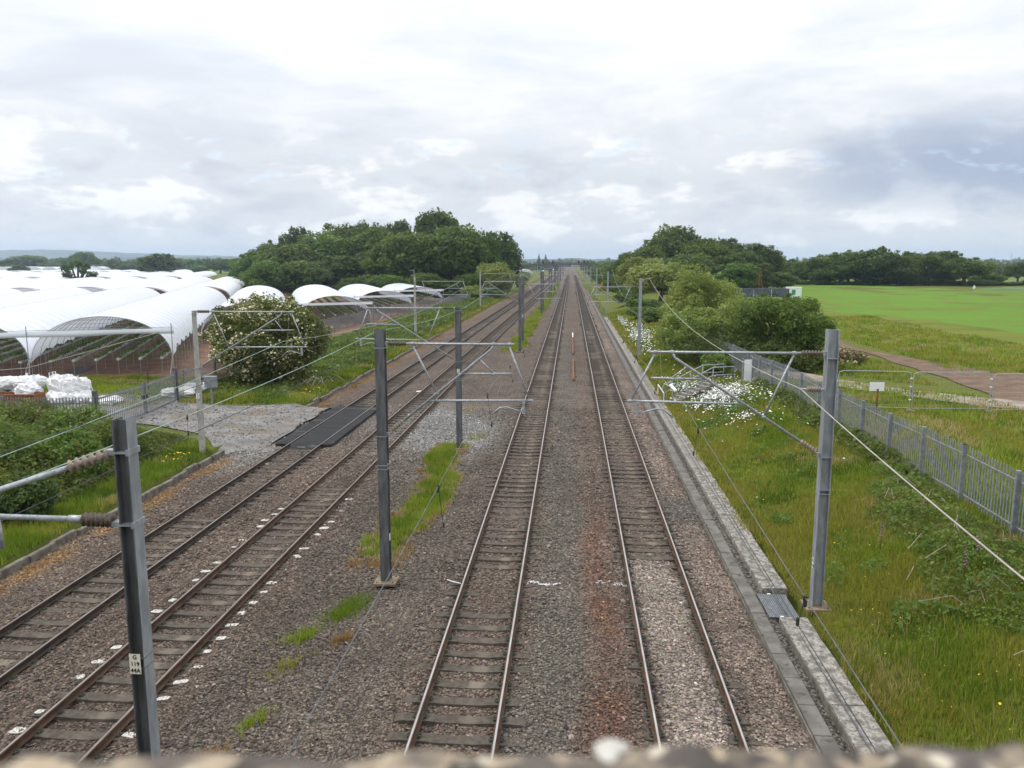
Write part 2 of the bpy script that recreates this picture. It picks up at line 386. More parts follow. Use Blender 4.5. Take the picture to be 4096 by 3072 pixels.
# fields to the left: bare soil under the tunnels, the far pastures
sheet('tunnel_soil', [(-24.6, 52), (-25.6, 100), (-23.8, 150), (-21.5, 178), (-40, 186), (-62, 175), (-120, 330), (-420, 450), (-330, 300), (-150, 100), (-80, 36), (-58, 40), (-40, 50)], M['soil'], .04, 5, .6)
sheet('far_pasture', [(-800, 560), (-240, 470), (-60, 620), (-30, 900), (-200, 1500), (-1500, 1500)], M['far_field'], .10, 60, 4)
sheet('far_pasture', [(170, 240), (400, 300), (1200, 800), (600, 1400), (60, 900), (80, 400)], M['far_field'], .05, 60, 4)
# the access road and its crossing
def road_z(x, y): return np.where(x < -15.9, .055 + .03 * (fnoise(x, y, 3, 2) - .5), -.07 + .12 * (1 - sstep(-15.9, -14.6, x)) - .28 * (1 - sstep(33.7, 35.6, y)) - .28 * sstep(44.2, 45.3, y))
sheet('access_road', [(-40, 48), (-24.5, 46.8), (-23.4, 44.4), (-18.8, 43.6), (-15.4, 45.2), (-14.0, 45.4), (-14.0, 33.6), (-15.2, 33.3), (-16.3, 34.0), (-17.6, 36.2), (-21.5, 38.2), (-23.6, 38.9), (-40, 42)], M['road'], .035, .45, .15, road_z)

# ================================================================ ballast
SL = .63                                                          # sleeper spacing
PH = {'a': .2, 'b': .31, 'c': .05, 'd': .4}
TR = {'a': (-12.28, True), 'b': (-8.97, True), 'c': (-2.01, False), 'd': (2.39, False)}
def drift(y): return .6 * sstep(60, 220, np.asarray(y, float))
def track_x(k, y): return TR[k][0] + (drift(y) if TR[k][1] else 0 * np.asarray(y, float))
def ballast_z(x, y):
    x = np.asarray(x, float); y = np.asarray(y, float); d = drift(y)
    z = np.full(np.broadcast(x, y).shape, -.21)
    z = z - .16 * sstep(-7.2, -6.2, x - d) * (1 - sstep(-4.2, -3.6, x))       # trough of ground between the two pairs
    z = z - .07 * (sstep(-11.0, -10.7, x - d) - sstep(-10.5, -10.2, x - d))
    z = z - .02 * (1 - sstep(-15.3, -14.2, x))
    bury = (1 - sstep(20.8, 22.4, y)) * sstep(1.75, 1.95, x) * (1 - sstep(2.85, 3.05, x))
    bury = np.maximum(bury, .75 * sstep(17.9, 18.6, y) * (1 - sstep(20.6, 21.2, y)) * sstep(-2.7, -2.5, x) * (1 - sstep(-1.5, -1.35, x)))
    bury = np.maximum(bury, .9 * sstep(28.2, 29.2, y) * (1 - sstep(33.5, 34.5, y)) * sstep(-9.7, -9.5, x) * (1 - sstep(-8.45, -8.3, x)))
    bury = np.maximum(bury, .9 * sstep(24.5, 26, y) * (1 - sstep(34, 36, y)) * sstep(-12.95, -12.8, x) * (1 - sstep(-11.75, -11.6, x)))
    bury = np.maximum(bury, .85 * sstep(43, 45, y) * (1 - sstep(48, 50, y)) * ((x > -2.6) & (x < -1.45)))
    z = z + .065 * bury
    for k in 'abcd':                                              # shoulders heaped over most of the sleeper ends
        u = np.abs(x - track_x(k, y)); z = z + .052 * sstep(.88, 1.0, u) * (1 - sstep(1.5, 1.9, u)) * sstep(.10, .45, fnoise(x, y, 1.0, 15) + (.25 if k == 'c' else .45) * sstep(13, 24, y) + (.0 if k in 'cd' else .2))
    return z + (fnoise(x, y, 1.3, 5) - .5) * .075 + (fnoise(x, y, .35, 6) - .5) * .03
def ballast_col(x, y):
    x = np.asarray(x, float); y = np.asarray(y, float); d = drift(y); n = len(x)
    c = np.tile(np.array([.156, .118, .092]), (n, 1))
    def blend(mask, col):
        nonlocal c
        m_ = np.clip(mask, 0, 1)[:, None]; c = c * (1 - m_) + np.array(col) * m_
    wob = (fnoise(x, y, 2.2, 8) - .5) * .7
    def band(a, b, s=.35): return sstep(a - s, a + s, x - d * (x < -5) + wob) * (1 - sstep(b - s, b + s, x - d * (x < -5) + wob))
    near = 1 - sstep(30, 70, y)
    blend(band(-7.4, -3.2) * (.45 + .45 * near), (.136, .112, .089))
    blend(band(-1.0, .35, .25) * (.85 * (1 - sstep(70, 120, y))), (.146, .128, .104))
    blend(band(.45, 1.25, .3) * (1 - sstep(23, 30, y)) * (.35 + .5 * sstep(.30, .70, fnoise(x, y, 1.1, 9))), (.165, .090, .060))
    blend(band(1.75, 3.0, .15) * (1 - sstep(21, 23, y)), (.315, .26, .215))
    blend(band(3.25, 4.6, .2) * .75, (.25, .195, .158))
    blend(np.maximum(sstep(3.0, 3.5, x) * sstep(24.5, 26, y) * (1 - sstep(27.5, 29, y)), 0) * .7, (.10, .10, .09))
    # clean grey stone spread round the crossing
    cr = np.exp(-(((x + 7.6) / 2.6) ** 2 + ((y - 41) / 5.5) ** 2) * 1.1) + np.exp(-(((x + 5.4) / 1.6) ** 2 + ((y - 38.5) / 3.2) ** 2)) + np.exp(-(((x + 14.3) / 1.2) ** 2 + ((y - 36) / 4) ** 2))
    blend(np.clip(cr * 1.3, 0, .9), (.27, .262, .248))
    # darker brown along every rail, and across the four-foot of the left pair
    for k in 'abcd':
        u = np.abs(x - track_x(k, y))
        blend(np.exp(-((u - .75) / .16) ** 2) * .5, (.080, .055, .040))
        if k in 'ab': blend((u < .7) * .35, (.115, .090, .070))
    # cut grass drift of far brown dust
    blend(sstep(120, 400, y) * .5, (.19, .155, .13))
    # rusty dead moss along the left edge
    blend(np.exp(-((x + 15.0) / .35) ** 2) * sstep(.35, .6, fnoise(x, y, .9, 11)) * .8, (.26, .15, .055))
    v = .82 + .36 * fnoise(x, y, 1.6, 12)
    return c * v[:, None]
m_, nt, bs, out = new_mat('ballast_bed')
at = nt.n('ShaderNodeAttribute'); at.attribute_name = 'col'
pos = nt.n('ShaderNodeNewGeometry').outputs['Position']
vo = nt.n('ShaderNodeTexVoronoi'); nt.put(vo.inputs['Vector'], pos); vo.inputs['Scale'].default_value = 15
vr = nt.n('ShaderNodeSeparateColor'); nt.t.links.new(vo.outputs['Color'], vr.inputs[0])
lum = nt.m('ADD', .45, nt.m('MULTIPLY', vr.outputs[0], 1.1))
edge = nt.mapr(vo.outputs['Distance'], .30, .75, 1.0, .35)
nt.put(bs.inputs['Base Color'], nt.mix(1.0, at.outputs['Color'], nt.comb(nt.m('MULTIPLY', lum, edge), nt.m('MULTIPLY', lum, edge), nt.m('MULTIPLY', lum, edge)), 'MULTIPLY'))
bs.inputs['Roughness'].default_value = .9; bs.inputs['Specular IOR Level'].default_value = .2
bb = nt.n('ShaderNodeBump'); bb.inputs['Strength'].default_value = 1.0; bb.inputs['Distance'].default_value = .05
nt.put(bb.inputs['Height'], nt.m('SUBTRACT', 1.0, vo.outputs['Distance'])); nt.t.links.new(bb.outputs[0], bs.inputs['Normal'])
M['ballast'] = m_
bx = np.linspace(-15.6, 4.42, 92)
by = np.unique(np.concatenate([np.linspace(-8, 9, 12), np.linspace(9, 60, 230), np.linspace(60, 200, 90), np.linspace(200, 1600, 60)]))
b_o = mesh_obj('ballast', grid_mesh('ballast', bx, by, ballast_z, [M['ballast']], {'col': ballast_col})); tag(b_o, kind='structure')

m_, nt, bs, out = new_mat('ballast_stone')
at = nt.n('ShaderNodeAttribute'); at.attribute_name = 'col'
pos = nt.n('ShaderNodeNewGeometry').outputs['Position']
nt.put(bs.inputs['Base Color'], nt.mix(nt.m('MULTIPLY', nt.noise(pos, 60, 3), .4), at.outputs['Color'], (.08, .07, .06)))
bs.inputs['Roughness'].default_value = .85; bs.inputs['Specular IOR Level'].default_value = .25
M['stone'] = m_
def stones(x, y, size, dz=0.0):
    """angular eight-faced stones, each with its own size, turn and colour"""
    n = len(x)
    z = ballast_z(x, y) + dz
    base = np.array([(1, 0, 0), (-1, 0, 0), (0, 1, 0), (0, -1, 0), (0, 0, 1), (0, 0, -1)], float)
    sc = size[:, None] * rng.uniform([.75, .5, .38], [1.25, .95, .75], (n, 3)) * .5
    v = base[None] * sc[:, None, :] + rng.normal(0, .16, (n, 6, 3)) * size[:, None, None] * .5
    a = rng.uniform(0, 2 * np.pi, n); t = rng.normal(0, .45, n)
    ca, sa, ct, st = np.cos(a), np.sin(a), np.cos(t), np.sin(t)
    vx, vy, vz = v[..., 0], v[..., 1], v[..., 2]
    vy, vz = vy * ct[:, None] - vz * st[:, None], vy * st[:, None] + vz * ct[:, None]
    vx, vy = vx * ca[:, None] - vy * sa[:, None], vx * sa[:, None] + vy * ca[:, None]
    V = np.stack([vx + x[:, None], vy + y[:, None], vz + (z + size * .12)[:, None]], -1).reshape(-1, 3)
    f = np.array([(0, 2, 4), (2, 1, 4), (1, 3, 4), (3, 0, 4), (2, 0, 5), (1, 2, 5), (3, 1, 5), (0, 3, 5)])
    F = (np.arange(n)[:, None, None] * 6 + f[None]).reshape(-1, 3)
    c = ballast_col(x, y) * np.exp(rng.normal(.06, .36, n))[:, None] * rng.normal(1, .06, (n, 3))
    pale = rng.random(n) < .012; c[pale] = c[pale] * .5 + .2
    c = np.clip(c, .02, .7)
    return V, F, np.repeat(c, 6, 0)
def scatter(y0, y1, dens):
    n = int((4.4 + 15.4) * (y1 - y0) * dens)
    x = rng.uniform(-15.4, 4.4, n); y = rng.uniform(y0, y1, n)
    ok = (x > -.80 * y - 1.2) & (x < .62 * y)                     # only where there is something to see
    for k in 'abcd':
        u = np.abs(x - track_x(k, y)); ok &= ~((u > .66) & (u < .84))
    ok &= ~((x > -13.8) & (x < -10.95) & (y > 34.9) & (y < 44.8))
    zb = ballast_z(x, y)
    for k in 'abcd':                                              # sleeper tops stay mostly swept unless buried
        u = np.abs(x - track_x(k, y)); q = (y - 6 - PH[k]) / SL; q = np.abs(q - np.round(q)) * SL
        ok &= ~((u < 1.22) & (q < .15) & (zb < -.165) & (rng.random(len(x)) < np.where(u > 1.0, .7, .96)))
    return x[ok], y[ok]
sv, sf, sc_ = [], [], []; off = 0
for y0, y1, dens, s in ((9.5, 20, 300, .066), (20, 30, 150, .082), (30, 46, 55, .10)):
    x, y = scatter(y0, y1, dens)
    # keep most of the sleeper tops clear
    V, F, c = stones(x, y, s * np.exp(rng.normal(0, .25, len(x))))
    sv.append(V); sf.append(F + off); sc_.append(c); off += len(V)
# a wavering line of stones sprayed white beside the rails
n = 85; t = rng.random(n); x = -1.18 + .98 * t; y = 19.95 + .10 * np.sin(t * 7) + rng.normal(0, .035, n) + .12 * t
V, F, c = stones(x, y, np.full(n, .06), .012); c[:] = .78; sv.append(V); sf.append(F + off); sc_.append(c); off += len(V)
n = 40; x = np.r_[rng.uniform(.75, 1.15, 20), rng.uniform(1.2, 1.55, 20)]; y = 20.25 + rng.normal(0, .05, n) - .15 * (x > 1.2)
V, F, c = stones(x, y, np.full(n, .06), .012); c[:] = .66; sv.append(V); sf.append(F + off); sc_.append(c); off += len(V)
# loose stone lying on the access road
n = 2600; x = rng.uniform(-24, -13.9, n); y = rng.uniform(34.4, 45.2, n); ok = (y > 34.4 + np.clip(-x - 16.4, 0, 9) * .55) & (y < 44.6); x, y = x[ok], y[ok]
V, F, c = stones(x, y, .075 * np.exp(rng.normal(0, .35, len(x)))); dz_ = road_z(x, y) + .04 - ballast_z(x, y); V[:, 2] += np.repeat(dz_, 6); c = c * 0 + np.repeat(rng.uniform(.13, .30, (len(x), 1)) * np.array([[1, .97, .93]]), 6, 0)
sv.append(V); sf.append(F + off); sc_.append(c); off += len(V)
st_o = mesh_obj('ballast_stones', np_mesh('ballast_stones', np.concatenate(sv), np.concatenate(sf), [M['stone']], {'col': np.concatenate(sc_)}))
tag(st_o, 'loose angular grey brown ballast stones between and around the rails', 'ballast', kind='stuff')

# ================================================================ railway tracks
m_, nt, bs, out = new_mat('sleeper_concrete')
tcn = nt.n('ShaderNodeTexCoord').outputs['Object']; pos = nt.n('ShaderNodeNewGeometry').outputs['Position']; oi = nt.n('ShaderNodeObjectInfo')
sx = nt.n('ShaderNodeSeparateXYZ'); nt.t.links.new(tcn, sx.inputs[0])
wig = nt.m('ADD', sx.outputs[0], nt.m('MULTIPLY', nt.m('SUBTRACT', nt.noise(pos, 5, 4), .5), .35))
scar = nt.m('MULTIPLY', nt.mapr(nt.m('ABSOLUTE', nt.m('SUBTRACT', wig, .18)), .05, .22, 1.0, 0.0), nt.m('MULTIPLY', oi.outputs['Random'], .75))
col = nt.mix(nt.mapr(nt.noise(pos, 9, 5), .35, .65), (.066, .055, .044), (.104, .088, .071))
col = nt.mix(scar, col, (.205, .172, .132))
nt.put(bs.inputs['Base Color'], col); bs.inputs['Roughness'].default_value = .9; bs.inputs['Specular IOR Level'].default_value = .2
M['sleeper'] = m_
def sleeper_mb():
    mb = MB()
    prof = [(-1.25, -.195), (-1.16, -.165), (-.95, -.158), (-.55, -.158), (-.35, -.178), (.35, -.178), (.55, -.158), (.95, -.158), (1.16, -.165), (1.25, -.195)]
    vs = []
    for x, z in prof: vs += [(x, -.145, -.34), (x, -.125, z), (x, .125, z), (x, .145, -.34)]
    fs = []
    for i in range(len(prof) - 1):
        a, b = i * 4, i * 4 + 4
        fs += [(a, a + 1, b + 1, b), (a + 1, a + 2, b + 2, b + 1), (a + 2, a + 3, b + 3, b + 2)]
    e = (len(prof) - 1) * 4; fs += [(3, 2, 1, 0), (e, e + 1, e + 2, e + 3)]
    mb.add(vs, fs); return mb
sl_me = sleeper_mb().mesh('sleeper', M['sleeper'])
mb = MB(); mb.tube([(-.03, -.045, -.155), (.0, -.05, -.12), (.035, -.02, -.118), (.035, .03, -.125), (-.01, .05, -.13), (-.045, .02, -.15)], .011, 5)
mb.box((-.055, -.05, -.16), (.02, .05, -.143)); clip_me = mb.mesh('rail_clip', M['clip'])
mb = MB()
mb.add([(-.16, -.118, 0), (.1, -.122, 0), (.15, .06, 0), (.09, .120, 0), (-.12, .115, 0), (-.17, .02, 0)], [tuple(range(6))])
pp = bmesh.new(); tm = mb.mesh('paint', M['white_paint']); pp.from_mesh(tm); r_ = bmesh.ops.extrude_face_region(pp, geom=pp.faces[:])
for v in [q for q in r_['geom'] if isinstance(q, bmesh.types.BMVert)]: v.co.z += .012
paint_me = bpy.data.meshes.new('white_painted_end'); pp.to_mesh(paint_me); pp.free(); paint_me.materials.append(M['white_paint'])

def rail_mesh(k, sgn, sidemat, topmat):
    prof = [(-.07, -.16), (.07, -.16), (.07, -.148), (.012, -.125), (.010, -.045), (.034, -.03), (.036, -.008), (.018, .0), (-.018, .0), (-.036, -.008), (-.034, -.03), (-.010, -.045), (-.012, -.125), (-.07, -.148)]
    yy = [-6, 20, 60] + list(range(70, 230, 10)) + [300, 500, 900, 1500]
    n = len(prof); V = []; F = []; mi = []
    for y in yy:
        xc = float(track_x(k, y)) + sgn * .7525
        V += [(xc + px, y, pz) for px, pz in prof]
    for i in range(len(yy) - 1):
        for j in range(n):
            F.append((i * n + j, i * n + (j + 1) % n, (i + 1) * n + (j + 1) % n, (i + 1) * n + j)); mi.append(1 if j == 7 else 0)
    me = bpy.data.meshes.new('rail'); me.from_pydata(V, [], F); me.materials.append(sidemat); me.materials.append(topmat)
    me.polygons.foreach_set('material_index', mi); me.update(); return me
tl = {'a': 'railway track carrying the black rubber crossing mat, farthest from the palisade embankment', 'b': 'railway track with white painted sleeper ends beside the crossing track',
      'c': 'railway track with fully bared sleepers between grass strip and orange rail lengths', 'd': 'railway track with pale stones burying its sleepers beside the concrete trough'}
for k in 'abcd':
    t = thing('railway_track', tl[k], 'railway track', (TR[k][0], 0, 0))
    sd, tp = (M['rail_dark'], M['rail_top_dull']) if k == 'a' else (M['rail_side'], M['rail_top_dull'] if k == 'b' else M['rail_top'])
    for sgn in (-1, 1):
        r = mesh_obj('rail', rail_mesh(k, sgn, sd, tp), t); r.location = (-TR[k][0], 0, 0)
    ph = PH[k]
    ylast = 112
    for i in range(int((ylast - 6) / SL)):
        y = 6 + ph + i * SL
        s = mesh_obj('sleeper', sl_me, t, (float(track_x(k, y)) - TR[k][0] + random.gauss(0, .012), y, random.gauss(0, .004)), random.gauss(0, .008))
        if y < 25 and y > 10:
            for sg in (-1, 1):
                for q in (-1, 1):
                    c = mesh_obj('rail_clip', clip_me, s, (sg * .7525 + q * .10, 0, 0), 0 if q > 0 else math.pi)
        if k == 'b' and 11.5 < y < 27.6:
            for sg in (-1, 1):
                if random.random() < (.93 if sg > 0 else .85):
                    p = mesh_obj('painted_end', paint_me, s, (sg * 1.08 + random.gauss(0, .03), random.gauss(0, .015), -.150), random.gauss(0, .25) + (math.pi if sg < 0 else 0))
                    q = random.uniform(.5, .98); p.scale = (q, random.uniform(.5, .9), 1)
    # the rest of the sleepers, too far to tell apart
    yy = np.arange(6 + ph + int((ylast - 6) / SL) * SL, 520, SL); n = len(yy)
    xx = track_x(k, yy) - TR[k][0]
    bx8 = np.array([(-1.25, -.13, -.3), (1.25, -.13, -.3), (1.25, .13, -.3), (-1.25, .13, -.3), (-1.2, -.12, -.17), (1.2, -.12, -.17), (1.2, .12, -.17), (-1.2, .12, -.17)])
    V = (bx8[None] + np.stack([xx, yy, 0 * yy], -1)[:, None, :]).reshape(-1, 3)
    f = np.array([(4, 5, 6, 7), (0, 1, 5, 4), (1, 2, 6, 5), (2, 3, 7, 6), (3, 0, 4, 7)])
    F = (np.arange(n)[:, None, None] * 8 + f[None]).reshape(-1, 4)
    tag(mesh_obj('distant_sleepers', np_mesh('distant_sleepers', V, F, [M['sleeper']]), t), kind='stuff')

# ================================================================ bridge parapet under the camera
a5 = R(5.8)
pr = thing('bridge_parapet', 'rough stone topped bridge parapet blurred along the foot of the view', 'bridge parapet', (-.034 - .0, .457, 0), a5)
m_, nt, bs, out = new_mat('rough_coping')
pos = nt.n('ShaderNodeNewGeometry').outputs['Position']
vo = nt.n('ShaderNodeTexVoronoi'); nt.put(vo.inputs['Vector'], pos); vo.inputs['Scale'].default_value = 52
vs_ = nt.n('ShaderNodeSeparateColor'); nt.t.links.new(vo.outputs['Color'], vs_.inputs[0])
col = nt.mix(nt.mapr(vs_.outputs[0], .2, .8), (.06, .05, .042), (.36, .29, .20))
col = nt.mix(nt.mapr(nt.noise(pos, 14, 4), .42, .62), col, (.09, .075, .066))
col = nt.mix(nt.mapr(nt.noise(pos, 30, 3), .60, .68), col, (.50, .44, .35))
nt.put(bs.inputs['Base Color'], col); bs.inputs['Roughness'].default_value = .95
M['coping'] = m_
xs_ = np.linspace(-3.2, 3.2, 320); ys_ = np.linspace(-.38, 0, 24)
def cop_z(x, y): return 8.063 + (fnoise(x, y, .03, 21) - .5) * .014 + (fnoise(x, y, .012, 22) - .5) * .008 - .02 * sstep(-.012, .0, y)
me = grid_mesh('coping', xs_, ys_, cop_z, [M['coping']]); mesh_obj('coping', me, pr)
MB().box((-3.2, -.375, 6.9), (3.2, -.005, 8.03)).build('wall_face', M['concrete'], pr)
mb = MB()                                                        # pale lichen crust on the coping edge
bm = bmesh.new(); bmesh.ops.create_icosphere(bm, subdivisions=3, radius=1)
for v in bm.verts:
    q = 1 + .35 * (float(fnoise(v.co.x * 3 + 5, v.co.y * 3, 1, 2)) - .5); v.co = Vector((v.co.x * .012 * q, v.co.y * .012 * q, v.co.z * .005))
lm = bpy.data.meshes.new('lichen_patch'); bm.to_mesh(lm); bm.free(); lm.materials.append(M['white_paint'])
mesh_obj('lichen_patch', lm, pr, (.062, -.010, 8.058))
bd = thing('bridge_deck', 'concrete road bridge deck carrying the parapet above the tracks', 'bridge', (0, 0, 0), a5)
MB().box((-30, -9, 6.2), (24, .40, 6.9)).build('deck_slab', M['concrete'], bd)
for x0, x1 in ((-22, -17.2), (6.9, 11)): MB().box((x0, -9, -.6), (x1, .3, 6.2)).build('abutment', M['concrete'], bd)

# ================================================================ overhead line masts
def insulator_mb(p0, p1, n=6, r=.075, core=.03):
    """ribbed porcelain rod between two points"""
    p0, p1 = Vector(p0), Vector(p1); pts = []; rs = []
    for i in range(n):
        for t, q in ((.08, core), (.30, r), (.42, r * .92), (.75, core)):
            pts.append(p0 + (p1 - p0) * ((i + t) / n)); rs.append(q)
    mb = MB(); mb.tube(pts, rs, 12); return mb
def post_mesh(kind, h, base, w=.25):
    mb = MB()
    if kind == 'h':                                              # broad flange column, web seen from the line
        t = .018; a = w / 2
        mb.box((-a, -a, base), (a, -a + t, h)); mb.box((-a, a - t, base), (a, a, h)); mb.box((-.008, -a + t, base), (.008, a - t, h - .004))
    elif kind == 'i':                                            # flanges face the tracks
        t = .018; a = w / 2
        mb.box((-a, -a, base), (-a + t, a, h)); mb.box((a - t, -a, base), (a, a, h)); mb.box((-a + t, -.008, base), (a - t, .008, h - .004))
    elif kind == 'box':
        a = w / 2; mb.box((-a, -a * .9, base), (a, a * .9, h), .012)
    else: mb.tube([(0, 0, base), (0, 0, h)], [.145, .10], 10)
    return mb
def text_mesh(s, size):
    cu = bpy.data.curves.new('t', 'FONT'); cu.body = s; cu.size = size; cu.align_x = 'CENTER'; cu.align_y = 'CENTER'; cu.extrude = .0015; cu.resolution_u = 3; cu.offset = size * .022
    o = bpy.data.objects.new('t', cu); COL.objects.link(o)
    bpy.context.view_layer.update()
    me = bpy.data.meshes.new_from_object(o.evaluated_get(bpy.context.evaluated_depsgraph_get())); bpy.data.objects.remove(o)
    me.materials.clear(); me.materials.append(M['black_ink']); return me
def id_plate(parent, x, z, face, rows, w=.135, h=.235, m='ivory_plate', yoff=0.0):
    """number plate strapped to a mast; face = 'y' looks back along the line, 'x' looks at the tracks"""
    pl = MB().box((-w / 2, -.004, -h / 2), (w / 2, .0, h / 2)).build('number_plate', M[m], parent)
    pl.location = (x, yoff, z)
    if face == 'x': pl.rotation_euler = (0, 0, R(-90))
    for i, s in enumerate(rows):
        o = mesh_obj('lettering', text_mesh(s, h / len(rows) * .86), pl, (0, -.0055, h / 2 - (i + .5) * h / len(rows))); o.rotation_euler = (R(90), 0, 0)
    return pl

def mast(label, x, y, side, kind, reach, h=6.65, base=-.3, matk='steel_dark', group=None, con=4.45, detail=True, plate=None, tube_r=.030, foot=True, only=None, dusty=False):
    """side +1: the arm reaches to the right (+x).  reach: metres from the post to the track centre"""
    t = thing('catenary_mast', label, 'catenary mast', (x, y, 0), 0, group)
    post_mesh(kind, h, base).build('post', M[matk], t)
    if foot:
        bp = MB().box((-.30, -.30, base - .02), (.30, .30, base + .045), .01).build('base_plate', M['tan_plate'], t)
        for bx_, by_ in ((-.22, -.22), (.22, -.22), (.22, .22), (-.22, .22)): MB().tube([(bx_, by_, base + .03), (bx_, by_, base + .075)], .024, 6).build('bolt', M['steel_dark'], bp)
    s = side; P = lambda u, z, yy=0.0: (s * u, yy, z)
    zt, zr = 6.26, con + .38
    tm = M['tube']; ns = 8 if detail else 5; a = .13
    # top tube with its insulator
    insulator_mb(P(a + .06, zt), P(a + .56, zt), 7 if detail else 4).build('insulator', M['porcelain'], t, True)
    MB().box((min(s * a, s * (a + .08)), -.06, zt - .05), (max(s * a, s * (a + .08)), .06, zt + .05)).build('bracket', M['steel'], t)
    MB().tube([P(a + .55, zt), P(reach + .55, zt)], tube_r, ns).build('top_tube', tm, t, True)
    # raking strut tube from low on the post up to the top tube
    zl = 3.85
    d = Vector(P(reach - .05, zt - .14)) - Vector(P(a, zl)); L = d.length; d = d / L; o0 = Vector(P(a, zl))
    insulator_mb(o0 + d * .12, o0 + d * .58, 6 if detail else 4).build('insulator', M['porcelain_dusty'], t, True)
    MB().obox(P(a + .03, zl), (.06, 0, 0), (0, .05, 0), (0, 0, .04)).build('bracket', M['steel'], t)
    MB().tube([o0 + d * .56, o0 + d * L, Vector(P(reach + .02, zt))], tube_r * 1.1, ns).build('raking_tube', tm, t, True)
    def rake(u):                                                 # height of the raking tube at u
        return zl + (u - a) / (reach - .05 - a) * (zt - .14 - zl)
    ur = a + (zr - zl) / (zt - .14 - zl) * (reach - .05 - a)
    MB().tube([P(ur, zr), P(reach + 1.05, zr + .04)], tube_r * .95, ns).build('registration_tube', tm, t, True)
    MB().tube([P(reach + .42, zt - .04), P(reach + .95, zr + .06)], tube_r * .8, ns).build('hanger_strut', tm, t, True)
    if detail:
        MB().tube([P(a + .72, zt - .04), P(a + 1.35, rake(a + 1.35))], tube_r * .8, ns).build('brace_strut', tm, t, True)
        zm = (zt + zr) / 2 - .03; um = a + (zm - zl) / (zt - .14 - zl) * (reach - .05 - a)
        MB().tube([P(um, zm), P(reach + .5, zm + .02)], tube_r * .85, ns).build('middle_tube', tm, t, True)
        MB().tube([P(reach - .35, rake(reach - .35)), P(reach, zm + .03)], tube_r * .7, ns).build('short_strut', tm, t, True)
        MB().tube([P(reach + .3, zt), P(reach + .25, zm), P(reach + .1, zr + .1)], .006, 4).build('suspension_wire', M['wire_pale'], t)
        for u, z in ((a + .72, zt), (reach + .02, zt), (reach + .42, zt), (reach + .95, zr + .04), (reach, zm), (a + 1.35, rake(a + 1.35))):
            MB().tube([P(u - .045, z), P(u + .045, z)], tube_r * 1.5, 8).build('clamp', M['steel'], t)
        for z in (zt - .12, zl - .06, 3.0, 2.9):
            q = .135 if kind in 'hi' else .13
            MB().box((-q, -q, z), (q, q, z + .02)).build('strap', M['steel'], t)
    # drop bracket and cranked steady arm holding the contact wire
    ub = reach + .80 if detail else reach + .75
    MB().box((min(s * (ub - .035), s * (ub + .035)), -.03, con + .06), (max(s * (ub - .035), s * (ub + .035)), .03, zr - .005)).build('drop_bracket', tm, t)
    MB().tube([P(ub, con + .10), P(ub - .45, con + .24), P(ub - .62, con + .22), P(reach - .05, con + .03)], .020, 6).build('steady_arm', tm, t, True)
    if plate: id_plate(t, *plate)
    return t

far_c = 'masts receding between the two pairs of tracks'; far_r = 'masts receding along the right bank'; far_l = 'masts receding along the left verge'
mast('grey steel mast over ballast with bolted foot plate, arm reaching over bared sleeper track', -4.95, 20.16, 1, 'h', 2.95, 6.62, -.27, plate=(.128, 1.0, 'x', ['G', '119'], .1, .2, 'white_plate'), con=4.38)
mast('grey steel mast rising from the end of the grass strip, small number plate halfway', -5.18, 36.04, -1, 'h', 3.8, 6.3, -.35, plate=(0, 3.35, 'y', ['G', '119', '45A'], .13, .22, 'ivory_plate', -.128), con=4.4)
mast('pale slender round mast beside the access road and gravel mouth', -16.15, 32.8, 1, 'r', 3.87, 6.3, -.2, 'steel_pale', plate=(0, 2.6, 'y', ['G', '119', '45'], .15, .24, 'white_plate', -.13), con=4.35, foot=False)
m7 = mast('broad galvanised mast on the grass embankment beside the steel grating', 6.05, 18.7, -1, 'i', 3.64, 6.82, .04, 'steel', plate=(-.13, 1.15, 'x', ['G', '119'], .11, .26, 'white_plate'), con=4.66)
insulator_mb((-.20, 0, 5.41), (-.52, 0, 5.41), 6).build('feeder_insulator', M['porcelain_dusty'], m7, True)
MB().tube([(-.10, 0, 5.41), (-.21, 0, 5.41)], .03, 8).build('feeder_bracket', M['tube'], m7); MB().tube([(-.51, 0, 5.41), (-.66, 0, 5.42)], .022, 8).build('feeder_clamp', M['tube'], m7)
m8 = mast('slim grey mast among white daisies on the bank', 5.86, 67.9, -1, 'h', 3.47, 7.0, .4, 'steel', con=4.6, foot=False)
MB().tube([(.0, -.1, 6.85), (.5, -.5, 6.95), (.9, -.8, 7.05)], .02, 5).build('feeder_bracket', M['wire_pale'], m8)
m5 = mast('pale round mast with a raised top finial near the tunnel mouths', -17.2, 86.4, 1, 'r', 4.95, 6.75, -.1, 'steel_pale', con=4.4, foot=False)
MB().tube([(-.05, 0, 6.5), (-.06, 0, 7.6)], .035, 6).build('finial', M['steel'], m5); MB().tube([(-.06, 0, 7.45), (-.55, 0, 7.42)], .02, 5).build('finial_arm', M['steel'], m5)
mast('dark steel mast standing close beside its twin, arm over bared sleeper track', -4.93, 76.2, 1, 'h', 2.93, 6.85, -.3, con=4.5, detail=True)
mast('dark steel mast with white plate standing close behind its twin', -5.2, 85.2, -1, 'h', 3.7, 6.75, -.3, con=4.5, plate=(0, 2.6, 'y', ['G'], .16, .3, 'white_plate', -.128))
